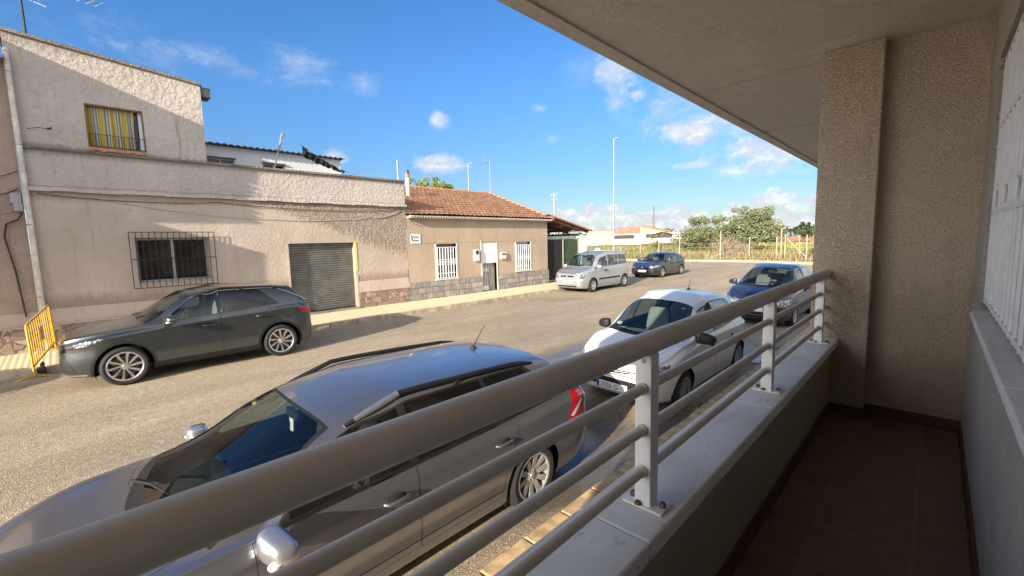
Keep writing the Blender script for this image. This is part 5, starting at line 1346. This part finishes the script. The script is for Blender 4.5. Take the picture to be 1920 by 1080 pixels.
# railing
YR = .527
rl = thing('balcony_railing', 'brownish tubular balcony railing on white flat posts in the foreground', 'railing', (1.0, YR, 1.885))
w = MB(); w.tube([(-1.6, YR, 2.327), (3.64, YR, 2.327)], .030, 28); o_('handrail', w, M['rail'], rl, True)
for z in (2.212, 2.100, 1.988):
    w = MB(); w.tube([(-1.6, YR, z), (3.63, YR, z)], .0135, 18)
    for x in (-.02, 1.04, 2.22, 3.44):
        for s in (-1,): w.tube([(x - .029, YR, z), (x - .022, YR, z)], .0165, 16)
    o_('rail', w, M['rail'], rl, True)
for x in (-.09, 1.045, 2.225, 3.44):
    w = MB(); w.box(x - .0225, x + .0225, YR - .0225, YR + .0225, 1.888, 2.302); p = o_('post', w, M['postw'], rl, bevel=.0025)
    w = MB(); w.box(x - .032, x + .040, YR - .058, YR + .055, 1.8855, 1.892); q = obj('base_plate', w, M['postw'], p, bevel=.002)
    w = MB()
    for yy in (YR - .045, YR + .040): w.lathe([(.001, .018), (.006, .017), (.0095, .009), (.0095, .003)], 'Z', (x + .004, yy, 1.888), 12)
    w.lathe([(.001, .014), (.007, .012), (.011, .004)], 'Z', (x - .026, YR + .01, 1.889), 12)
    obj('anchor_bolt', w, M['steel_rust'], p, True)
    w = MB(); w.ell((x - .023, YR, 2.285), (.004, .0065, .0065), 10, 6); obj('rivet', w, M['rail'], p, True)

# ------------------------------------------------------------------ far things
def lamp_post(name, label, x, y, h, arm, z0, grp='lamp posts', r=.11):
    t = thing(name, label, 'street lamp', (x, y, z0), grp)
    w = MB(); w.tube([(x, y, z0 - .2), (x, y, z0 + .9), (x, y, z0 + h)], [r * 1.2, r * 1.0, r * .5], 12); o_('pole', w, M['galv'], t, True)
    w = MB(); d = Vector(arm); e = Vector((x, y, z0 + h)); w.tube([e, e + d * .6 + Vector((0, 0, .02))], .045, 8); w.obox(e + d * .95 + Vector((0, 0, .03)), d * .42, d.cross(Vector((0, 0, 1))) * .16, (0, 0, .05)); o_('lamp_head', w, M['galv'], t)
lamp_post('street_lamp', 'tall pale street lamp rising above the far field edge', 43.0, 25.8, 13.1, (-.05, -.42, 0), .25)
lamp_post('street_lamp', 'slim grey lamp post showing above the tiled roof ridge', 60, 69.9, 17.6, (.2, -.75, 0), 1.0, r=.13)
w = MB(); w.tube([(60, 47.6, .8), (60, 47.6, 10.6)], [.16, .11], 10)
for z in (10.2, 9.5): w.tube([(60.2, 46.9, z), (59.8, 48.3, z)], .05, 6)
for y in (47.0, 47.6, 48.2): w.tube([(60, y, 10.2), (60, y, 10.65)], .06, 6)
one('utility_pole', w, M['concrete_post'], 'concrete power pole with crossarms behind the carport roof', 'pole')
w = MB(); w.tube([(15, 24, 3.5), (14.94, 24, 7.7)], .05, 8); one('rooftop_pole', w, M['galv'], 'short grey pole above the parapet, left of the chimney', 'pole')
ms = MB(); bx, by = 400, 196.5
for k in range(4):
    a = R(45 + 90 * k); ms.tube([(bx + 1.6 * math.cos(a), by + 1.6 * math.sin(a), 2), (bx + .4 * math.cos(a), by + .4 * math.sin(a), 32)], .09, 5)
for i in range(12):
    z = 3 + i * 2.5; s = 1.6 - 1.2 * (z - 2) / 30; c = [(bx + s * math.cos(R(45 + 90 * k)), by + s * math.sin(R(45 + 90 * k)), z) for k in range(5)]
    for k in range(4): ms.tube([c[k], c[k + 1]], .05, 4); ms.tube([c[k], (c[k + 1][0], c[k + 1][1], z + 2.4)], .05, 4)
one('lattice_mast', ms, M['steel_rust'], 'distant reddish lattice mast against the cloud bank', 'mast')
ms = MB(); ms.tube([(380, 47, 2), (380, 47, 14)], .35, 6); ms.box(379.7, 380.3, 44, 50, 11.5, 11.9); one('distant_pylon', ms, M['galv'], 'distant pole on the skyline right of the olive trees', 'pole')

# farm buildings
fb = thing('farm_building', 'long low white building with orange tiled roof and yellow gable beyond the field', 'building', (110, 60, 1))
w = MB(); wall(w, 0, 1, 0, 1, 0, [])
w = MB(); w.box(110, 118, 48.2, 66.5, .6, 4.0); o_('wall', w, M['far_white'], fb)
w = MB(); w.add([(109.6, 57.8, 4.0), (109.6, 66.6, 4.0), (114, 66.6, 5.9), (114, 57.8, 5.9), (118, 57.8, 4.0), (118, 66.6, 4.0)], [(0, 1, 2, 3), (3, 2, 5, 4), (0, 3, 4), (1, 5, 2)]); o_('roof', w, M['far_tile'], fb)
w = MB(); w.add([(109.8, 57.7, 4.0), (109.8, 50.2, 4.0), (109.8, 57.7, 5.8), (111, 57.7, 4), (111, 50.2, 4), (111, 57.7, 5.8)], [(0, 1, 2), (3, 5, 4), (0, 2, 5, 3), (1, 4, 5, 2)]); o_('gable', w, M['far_yellow'], fb)
w = MB(); w.add([(109.3, 58, 5.95), (109.3, 49.0, 4.0), (112, 49.0, 4.0), (112, 58, 5.95), (109.3, 58, 6.1), (109.3, 49.0, 4.15), (112, 49, 4.15), (112, 58, 6.1)], [(0, 1, 2, 3), (4, 7, 6, 5), (0, 4, 5, 1)]); o_('gable_roof', w, M['far_tile'], fb)
w = MB(); w.box(109.9, 110, 59.6, 65.9, 2.5, 3.6); o_('window', w, M['far_dark'], fb)
w = MB(); w.box(109.9, 110, 53.8, 56.2, 2.6, 3.7); o_('window', w, M['far_dark'], fb)
w = MB(); w.box(109.85, 109.99, 53.4, 66.4, 3.95, 4.1); o_('canopy', w, M['far_white'], fb)
fs2 = thing('shed', 'dark open shed at the right end of the orange roofed building', 'shed', (109, 51, 1))
w = MB(); w.box(109, 109.2, 49, 53.6, .8, 2.5); o_('wall', w, M['far_white'], fs2)
w = MB(); w.box(109.3, 112, 49.0, 53.4, 2.5, 3.6); o_('opening', w, M['far_dark'], fs2)
w = MB(); w.add([(108.6, 48.5, 3.5), (108.6, 51.2, 4.15), (108.6, 53.8, 3.5), (113, 48.5, 3.5), (113, 51.2, 4.15), (113, 53.8, 3.5)], [(0, 1, 4, 3), (1, 2, 5, 4)]); o_('roof', w, M['coping'], fs2)
w = MB(); w.box(107, 107.2, 43.8, 49.2, .8, 2.55); one('grey_wall', w, M['galv'], 'grey blank wall just right of the dark shed', 'wall')
yb = thing('yellow_building', 'yellow low building seen between the lamp post and the carport', 'building', (112, 72, 1))
w = MB(); w.box(112, 120, 67.4, 78, .8, 4.9); o_('wall', w, M['far_yellow'], yb)
w = MB(); w.box(111.9, 120, 67.2, 75, 4.9, 5.2); o_('roof', w, M['coping'], yb)
w = MB(); w.box(111.8, 111.99, 70, 73.4, 2.0, 3.9); o_('window', w, M['wall_white'], yb)
w = MB(); w.box(111.8, 111.99, 74.5, 77, 2.9, 4.3); o_('window', w, M['wall_white'], yb)
w = MB()
for i in range(16): w.box(104, 104.2, 66.6 + i * .75, 67.3 + i * .75, .8, 2.5 + .05 * (i % 2))
one('white_wall', w, M['far_white'], 'long low white wall in front of the yellow building', 'wall')
w = MB()
for i, y in enumerate((22, 30, 60, 78, 20, 8)):
    pass

# fields
def patch(name, x0, x1, y0, y1, m, dz):
    struct(name, sheet(x0, x1, y0, y1, 40, 20, dz, jit=.12), m)
patch('field_green', 62, 92, 3.0, 24, M['field_green'], .16)
patch('field_red', 96, 170, 2, 52, M['field_red'], .32)

def leaves(centres, n, size, squash=.8, elong=2.2, mb=None, hollow=.35):
    w = mb or MB()
    tot = sum(c[3] ** 2 for c in centres)
    for (cx, cy, cz, r) in centres:
        for _ in range(int(n * r * r / tot)):
            d = Vector((rnd.gauss(0, 1), rnd.gauss(0, 1), rnd.gauss(0, 1))).normalized(); k = hollow + (1 - hollow) * rnd.random() ** .45
            k *= 1 + .22 * mnoise.noise(Vector((d.x * 2 + cx, d.y * 2 + cy, d.z * 2 + cz)))
            p = Vector((cx + d.x * r * k, cy + d.y * r * k, cz + d.z * r * k * squash))
            u = Vector((rnd.gauss(0, 1), rnd.gauss(0, 1), rnd.gauss(0, 1) + .3)).normalized() * size * rnd.uniform(.6, 1.3)
            v = u.orthogonal().normalized() * u.length / elong; v.rotate(Matrix.Rotation(rnd.uniform(0, 6.28), 3, u.normalized()))
            w.add([p - u, p + v * .9, p + u, p - v * .9], [(0, 1, 2, 3)])
    return w
def tree(name, label, cat, x, y, z0, H, Rr, n, size, m, grp=None, trunk_h=.25, clumps=14, squash=.8, tr=.18):
    t = thing(name, label, cat, (x, y, z0), grp)
    cs = []
    w = MB(); 
    for k in range(5):
        a = k * 1.26 + rnd.random(); e = Vector((x + Rr * .5 * math.cos(a), y + Rr * .5 * math.sin(a), z0 + H * rnd.uniform(.5, .8)))
        w.tube([(x, y, z0 - .3), (x + .1 * math.cos(a), y + .1 * math.sin(a), z0 + H * trunk_h), tuple(Vector((x, y, z0 + H * trunk_h)).lerp(e, .5) + Vector((0, 0, .15))), tuple(e)], [tr, tr * .8, tr * .45, tr * .15], 7)
    o_('trunk', w, M['bark'], t, True)
    for k in range(clumps):
        a = rnd.uniform(0, 6.28); q = Rr * math.sqrt(rnd.random()) * .78; hz = z0 + H * (trunk_h + .12) + (H * (1 - trunk_h - .12) - Rr * .25) * rnd.random() * (1 - .45 * (q / Rr) ** 2)
        cs.append((x + q * math.cos(a), y + q * math.sin(a), hz, Rr * rnd.uniform(.22, .42)))
    cs += [(x + rnd.uniform(-1, 1) * Rr * .6, y + rnd.uniform(-1, 1) * Rr * .6, z0 + H * rnd.uniform(.86, 1.0), Rr * rnd.uniform(.10, .2)) for _ in range(clumps)]
    o_('crown', leaves(cs, n, size, squash), m, t) if False else obj('crown', leaves(cs, n, size, squash), m, t, fixn=False)
tree('olive_tree', 'left, wider of the two grey green olive trees behind the fence', 'olive tree', 57, 20.6, .3, 4.7, 3.6, 9000, .15, M['olive'], 'olive trees behind the far fence', .22, 20)
tree('olive_tree', 'right, taller of the two grey green olive trees behind the fence', 'olive tree', 57, 15.6, .3, 5.4, 3.5, 9000, .15, M['olive'], 'olive trees behind the far fence', .26, 20)
tree('bush', 'small green bush in front of the orange roofed building', 'bush', 66, 32.3, .4, 2.6, 1.6, 900, .14, M['greenweed'], None, .1, 9)
tree('bush', 'bushy green shrub left of the olive trees under the fence line', 'bush', 60, 25.2, .4, 2.6, 1.8, 1100, .15, M['olive'], None, .1, 9)
tree('roundtop_tree', 'bright green round tree top peeking over the tiled roof', 'tree', 29.2, 40, .3, 9.3, 3.0, 5200, .16, M['pine'], None, .55, 16, .6, .25)
far = [(150, 40, 4.2, 3.2), (150, 46, 4.6, 3.6), (165, 30, 4, 3), (170, 24, 4.4, 3.6), (175, 18, 3.8, 3.2), (160, 50, 4.6, 3.4), (180, 34, 4.5, 4), (130, 47, 4.2, 2.8), (128, 43.4, 3.8, 2.6)]
w = MB(); wt = MB()
cs = []
for i in range(130):
    y = -20 + i * 2.3 + rnd.uniform(-1, 1); x = 230 + rnd.uniform(-18, 18); r = rnd.uniform(1.8, 4.0); cs.append((x, y, 2.6 + r * .5 + rnd.uniform(-.5, .8), r))
tag(obj('distant_woodland', leaves(cs, 9000, .7, .7, 1.6), M['darkleaf'], None, fixn=False), 'dark line of trees along the horizon', 'woodland', None, 'stuff')
for i, (x, y, h, r) in enumerate(((122, 45.8, 4.4, 2.4), (125, 42.5, 4.2, 2.2), (95, 17.6, 3.6, 1.7), (190, 27.5, 6.0, 2.4), (90, 9.0, 2.6, 2.0))):
    tree('field_tree', ('brownish tree right of the dark shed', 'dull green tree between the shed and the olive trees', 'dark round tree just right of the olive crowns', 'dark tree on the skyline over the red soil', 'light green shrub near the pillar at the right')[i], 'tree', x, y, 1, h, r, 700, .3, M['darkleaf' if i in (2, 3) else 'olive'], 'trees out in the fields', .2, 8)
# weeds: dry grass and green plants
def blades(n, area, h0, h1, wd, x0, x1, y0, y1, dens=None):
    w = MB(); k = 0
    while k < n:
        x = x0 + (x1 - x0) * rnd.random() ** 1.4; y = rnd.uniform(y0, y1)
        d = mnoise.noise(Vector((x * .22, y * .22, area))) * .5 + .5
        if rnd.random() > d * 1.5 - .15: continue
        k += 1; z = G(x, y) - .05; h = rnd.uniform(h0, h1) * (.5 + d); a = rnd.uniform(0, 3.14); ww = wd * rnd.uniform(.6, 1.4)
        dx, dy = math.cos(a) * ww, math.sin(a) * ww; lx, ly = rnd.gauss(0, .3) * h, rnd.gauss(0, .3) * h
        w.add([(x - dx, y - dy, z), (x + dx, y + dy, z), (x + dx * .3 + lx, y + dy * .3 + ly, z + h), (x - dx * .3 + lx, y - dy * .3 + ly, z + h * .97)], [(0, 1, 2, 3)])
    return w
tag(obj('dry_grass', blades(13000, 1.3, .25, .75, .045, 43.8, 72, 2, 52), M['straw'], None, fixn=False), 'dry straw coloured weeds covering the waste ground', 'weeds', None, 'stuff')
tag(obj('green_weeds', blades(14000, 7.7, .25, .85, .055, 44, 80, 2, 52), M['greenweed'], None, fixn=False), 'green weeds growing among the straw', 'weeds', None, 'stuff')
tag(obj('flowering_crop', blades(6000, 4.1, .2, .5, .09, 62, 92, 3, 24), M['field_green'], None, fixn=False), 'yellow green flowering crop in the field', 'crop', None, 'stuff')
def twigs(name, label, x, y, n, h, spread):
    w = MB()
    for _ in range(n):
        a = rnd.uniform(0, 6.28); s = rnd.uniform(.2, 1) * spread; b = (x + rnd.uniform(-.5, .5), y + rnd.uniform(-.7, .7), G(x, y)); hh = h * rnd.uniform(.5, 1)
        m_ = (b[0] + s * .4 * math.cos(a), b[1] + s * .4 * math.sin(a), b[2] + hh * .6); e = (b[0] + s * math.cos(a), b[1] + s * math.sin(a), b[2] + hh)
        w.tube([b, m_, e], [.03, .02, .008], 4, False)
        for q in range(3): t = Vector(m_).lerp(Vector(e), rnd.random()); w.tube([t, t + Vector((rnd.gauss(0, .25), rnd.gauss(0, .25), rnd.uniform(.1, .5)))], [.014, .006], 4, False)
    one(name, w, M['twig'], label, 'dry shrub')
twigs('dry_shrub', 'tangle of bare twigs between the two olive trees', 50, 16.6, 70, 2.3, 1.5)
twigs('dry_shrub', 'bare leafless shrub in front of the right olive tree', 47, 13.9, 50, 1.6, 1.2)
# wire fence: each post its own thing
fp = [(44.4, 25.7, 1.5, 0), (44.4, 23.3, 2.3, 0), (44.4, 21.2, 1.9, 0), (44.4, 18.95, 2.75, 0), (44.4, 14.95, 2.85, 0), (44.4, 12.4, 2.2, 0), (44.4, 10.2, 2.2, 0), (44.4, 9.85, 2.9, 0), (44.4, 9.55, 2.3, 0), (46, 8.7, 2.3, .06), (48, 8.6, 2.2, 0), (50, 8.3, 2.4, -.05), (54, 8.7, 2.2, 0), (58, 9.3, 2.1, .04), (44.4, 7.95, 2.35, 0), (44.4, 7.4, 2.35, 0), (62, 8.4, 2.3, 0)]
wh = ('leftmost thin fence post beside the lamp post', 'fence post behind the roof of the blue hatchback', 'low fence post right of the blue hatchback roof', 'tall fence post at the left edge of the olive trees', 'tall fence post in front of the gap between the olive trees', 'short fence post in front of the right olive', 'first post of the close group of three, left one', 'tallest post of the close group of three', 'right post of the close group of three carrying the slanting brace', 'leaning fence post right of the brace', 'straight fence post in the side row, second from the brace', 'slightly tilted post of the side row', 'fourth post in the side row running away from the road', 'fifth post in the side row running away from the road', 'fence post nearest the balcony pillar', 'last fence post partly hidden by the balcony pillar', 'far end post of the side row')
for (x, y, h, tl), lb in zip(fp, wh):
    w = MB(); z = G(x, y); w.box(x - .038, x + .038, y - .038, y + .038, z, z + h)
    for i in range(4, 8): w.v[i] = w.v[i]
    w.v = [(a, b + tl * (c - z), c) for a, b, c in w.v]
    one('fence_post', w, M['concrete_post'], lb, 'fence post', 'posts of the wire fence along the far road')
w = MB(); w.tube([(44.4, 14.9, .9), (44.4, 16.9, .25)], .04, 6); one('fence_brace', w, M['concrete_post'], 'short slanting brace at the foot of the tall post between the olive trees', 'brace')
w = MB(); w.tube([(44.4, 9.5, 2.3), (44.5, 7.6, .25)], .045, 6); one('fence_brace', w, M['concrete_post'], 'slanting concrete brace leaning against the close group of fence posts', 'brace')
w = MB(); w.box(52, 52.25, 8.2, 8.7, .3, 2.9); one('gate_pillar', w, M['concrete_post'], 'wide pale concrete pillar standing among the right fence posts', 'pillar')
w = MB()
for z in (.55, 1.0, 1.5, 1.9): w.tube([(44.4, 45, z + .1), (44.4, 18.95, z), (44.4, 7.4, z)], .008, 4, False)
one('fence_wire', w, M['galv'], 'thin wires strung between the far fence posts', 'wire')
w = MB(); w.ell((44.2, 28.7, .9), (.35, .5, .7), 8, 6); one('white_sack', w, M['far_white'], 'white bag shaped bundle by the fence left of the tall lamp post', 'sack')

# ------------------------------------------------------------------ camera
yaw, pit, rol, FPX, CH = 8.00714123e-01, -1.06405855e-01, -2.40814197e-02, 820.6, 2.60
cy, sy, cp_, sp = math.cos(yaw), math.sin(yaw), math.cos(pit), math.sin(pit)
fw = Vector((sy * cp_, cy * cp_, sp)); rt = Vector((cy, -sy, 0)); upv = rt.cross(fw)
r2 = rt * math.cos(rol) + upv * math.sin(rol); u2 = upv * math.cos(rol) - rt * math.sin(rol)
cam = bpy.data.cameras.new('Camera'); co = bpy.data.objects.new('Camera', cam); COL.objects.link(co)
cam.sensor_width = 36; cam.lens = FPX / 1920 * 36; cam.clip_start = .02; cam.clip_end = 6000
co.matrix_world = Matrix(((r2.x, u2.x, -fw.x, 0), (r2.y, u2.y, -fw.y, 0), (r2.z, u2.z, -fw.z, CH), (0, 0, 0, 1)))
sc.camera = co

# ------------------------------------------------------------------ light and sky
sd = Vector((1, .25, -.345)).normalized()
su = bpy.data.lights.new('Sun', 'SUN'); so = bpy.data.objects.new('Sun', su); COL.objects.link(so)
su.energy = 5.0; su.angle = R(.5); su.color = (1, .86, .68)
so.rotation_euler = sd.to_track_quat('-Z', 'Y').to_euler()
wd = bpy.data.worlds.new('World'); sc.world = wd; wd.use_nodes = True; nt = wd.node_tree
bg = nt.nodes['Background']; bg.inputs[1].default_value = .07
sky = nt.nodes.new('ShaderNodeTexSky'); sky.sky_type = 'NISHITA'; sky.sun_disc = False
sky.sun_elevation = math.asin(-sd.z); sky.sun_rotation = math.atan2(-sd.x, -sd.y) % (2 * math.pi)
sky.air_density = 1.0; sky.dust_density = .35; sky.ozone_density = 2.5; sky.altitude = 10
tc = nt.nodes.new('ShaderNodeTexCoord'); sx = nt.nodes.new('ShaderNodeSeparateXYZ'); L(nt, tc.outputs['Generated'], sx.inputs[0])
az = math2(nt, 'MULTIPLY', math2(nt, 'ARCTAN2', sx.outputs[1], sx.outputs[0]), 180 / math.pi)
el = math2(nt, 'MULTIPLY', math2(nt, 'ARCSINE', sx.outputs[2]), 180 / math.pi)
cv = nt.nodes.new('ShaderNodeCombineXYZ'); L(nt, az, cv.inputs[0]); L(nt, el, cv.inputs[1])
def cn(scale, sxy, detail=7, rough=.6, dist=0.2, off=0):
    mp = nt.nodes.new('ShaderNodeMapping'); L(nt, cv.outputs[0], mp.inputs[0]); mp.inputs[3].default_value = (sxy[0], sxy[1], 1); mp.inputs[1].default_value = (off, off * .7, 0)
    return noise(nt, mp.outputs[0], scale, detail, rough, dist)
n1 = cn(.22, (1, 1.5)); n2 = cn(.9, (1, 1.4), off=9); nw = cn(.12, (.55, 1.6), 8, .65, 1.2, 4)
n1s = cn(.22, (1, 1.5), off=.12)
def blob(a, e, sa, se, amp, soft, dens, n=None):
    dx = math2(nt, 'DIVIDE', math2(nt, 'SUBTRACT', az, a), sa); dy = math2(nt, 'DIVIDE', math2(nt, 'SUBTRACT', el, e), se)
    d = math2(nt, 'SQRT', math2(nt, 'ADD', math2(nt, 'MULTIPLY', dx, dx), math2(nt, 'MULTIPLY', dy, dy)))
    v = math2(nt, 'SUBTRACT', 1.0, d); v = math2(nt, 'ADD', v, math2(nt, 'MULTIPLY', math2(nt, 'SUBTRACT', n or n1, .5), amp))
    v = math2(nt, 'ADD', v, math2(nt, 'MULTIPLY', math2(nt, 'SUBTRACT', n2, .5), amp * .35))
    return math2(nt, 'MULTIPLY', ramp(nt, v, 0, soft), dens)
D = None
for b_ in ((52.7, 14.9, 1.7, 1.2, 1.6, .9, .75), (52.9, 9.7, 3.9, 1.5, 1.5, .7, .85), (65.0, 10.3, 1.8, 1.3, 1.6, .8, .7), (22.6, 12.2, 5.6, 2.2, 2.3, .8, .97), (24.5, 9.6, 0.1, .1, 1, 1, 0), (22, 8.4, 3.4, .55, 1.2, .7, .6), (17.8, 7.4, 3.0, 1.2, 1.9, .8, .8), (12.5, 9.2, 9.5, 3.0, 2.2, .9, .92), (30.3, 19.0, 3.4, 5.2, 2.0, 1.1, .8), (28.4, 16.9, 2.2, 1.1, 2.2, .9, .7), (19, 13.5, 12, 5.4, 2.0, 1.4, .72), (38.5, 12.5, 1.2, .6, 1.8, 1, .3), (40.2, 16.1, 1.3, .7, 1.8, 1.2, .3), (35, 20, 5, 3, 1.8, 2.2, .35)):
    if b_[6] == 0: continue
    v = blob(*b_); D = v if D is None else math2(nt, 'MAXIMUM', D, v)
for b_ in ((80, 18.8, 10, 2.6, 3.0, 1.8, .6), (68.4, 20.0, 5, 2.6, 3.0, 1.8, .6), (61.5, 18.5, 2.6, 1.8, 3.0, 2.0, .45), (95, 20, 6, 2, 3, 2.5, .3), (120, 25, 30, 8, 3, 2.5, .5), (-60, 20, 50, 9, 3, 2.0, .7), (170, 22, 25, 10, 3, 2, .6)):
    v = blob(*b_, n=nw); D = math2(nt, 'MAXIMUM', D, v)
# cumulus bank on the horizon
hb = math2(nt, 'ADD', math2(nt, 'MULTIPLY', math2(nt, 'SUBTRACT', cn(.10, (1, .05), 2, .5, 0, 3), .42), 9.0), 3.3)
hb = math2(nt, 'ADD', hb, math2(nt, 'MULTIPLY', math2(nt, 'SUBTRACT', cn(.38, (1, 1.1), 6, .6, 0, 21), .5), 4.0))
bank = ramp(nt, math2(nt, 'SUBTRACT', hb, el), 0, .45)
holes = ramp(nt, cn(.30, (.8, 1.8), 5, .6, .3, 30), .36, .52)
bank = math2(nt, 'MULTIPLY', bank, math2(nt, 'MAXIMUM', holes, .5))
bank = math2(nt, 'MULTIPLY', bank, ramp(nt, el, -1, 1.2, .9, 1.0))
D = math2(nt, 'MAXIMUM', D, bank)
lit = ramp(nt, math2(nt, 'ADD', math2(nt, 'SUBTRACT', n1, n1s), math2(nt, 'MULTIPLY', math2(nt, 'SUBTRACT', cn(.45, (1, 1.8), 5, .6, 0, 21), .5), .5)), -.06, .14)
ccol = mixc(nt, lit, (4.6, 5.0, 5.6), (7.5, 7.4, 7.2))
hs = nt.nodes.new('ShaderNodeHueSaturation'); L(nt, sky.outputs[0], hs.inputs['Color']); hs.inputs['Saturation'].default_value = 1.25; hs.inputs['Value'].default_value = 1.17
vm = nt.nodes.new('ShaderNodeVectorMath'); vm.operation = 'SCALE'; L(nt, hs.outputs[0], vm.inputs[0]); L(nt, ramp(nt, el, -4, 22, .50, 1.08), vm.inputs['Scale'])
tn = nt.nodes.new('ShaderNodeVectorMath'); tn.operation = 'MULTIPLY'; L(nt, vm.outputs[0], tn.inputs[0]); tn.inputs[1].default_value = (.92, .96, 1.12)
base_sky = mixc(nt, D, tn.outputs[0], ccol)
# unseen cloud behind the camera, added as fill light for shaded facade and balcony
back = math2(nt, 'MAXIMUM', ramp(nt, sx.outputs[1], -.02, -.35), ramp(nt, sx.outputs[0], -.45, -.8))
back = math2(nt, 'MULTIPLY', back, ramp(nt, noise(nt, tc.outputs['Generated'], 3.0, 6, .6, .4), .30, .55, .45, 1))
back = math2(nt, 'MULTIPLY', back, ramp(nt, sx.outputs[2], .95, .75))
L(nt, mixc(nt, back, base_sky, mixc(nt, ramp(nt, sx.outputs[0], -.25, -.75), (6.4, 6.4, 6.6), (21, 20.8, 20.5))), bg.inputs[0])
sc.view_settings.view_transform = 'Standard'; sc.view_settings.look = 'None'; sc.view_settings.exposure = 1.15; sc.view_settings.gamma = 1
sc.render.engine = 'CYCLES'; sc.cycles.max_bounces = 8; sc.cycles.transparent_max_bounces = 12
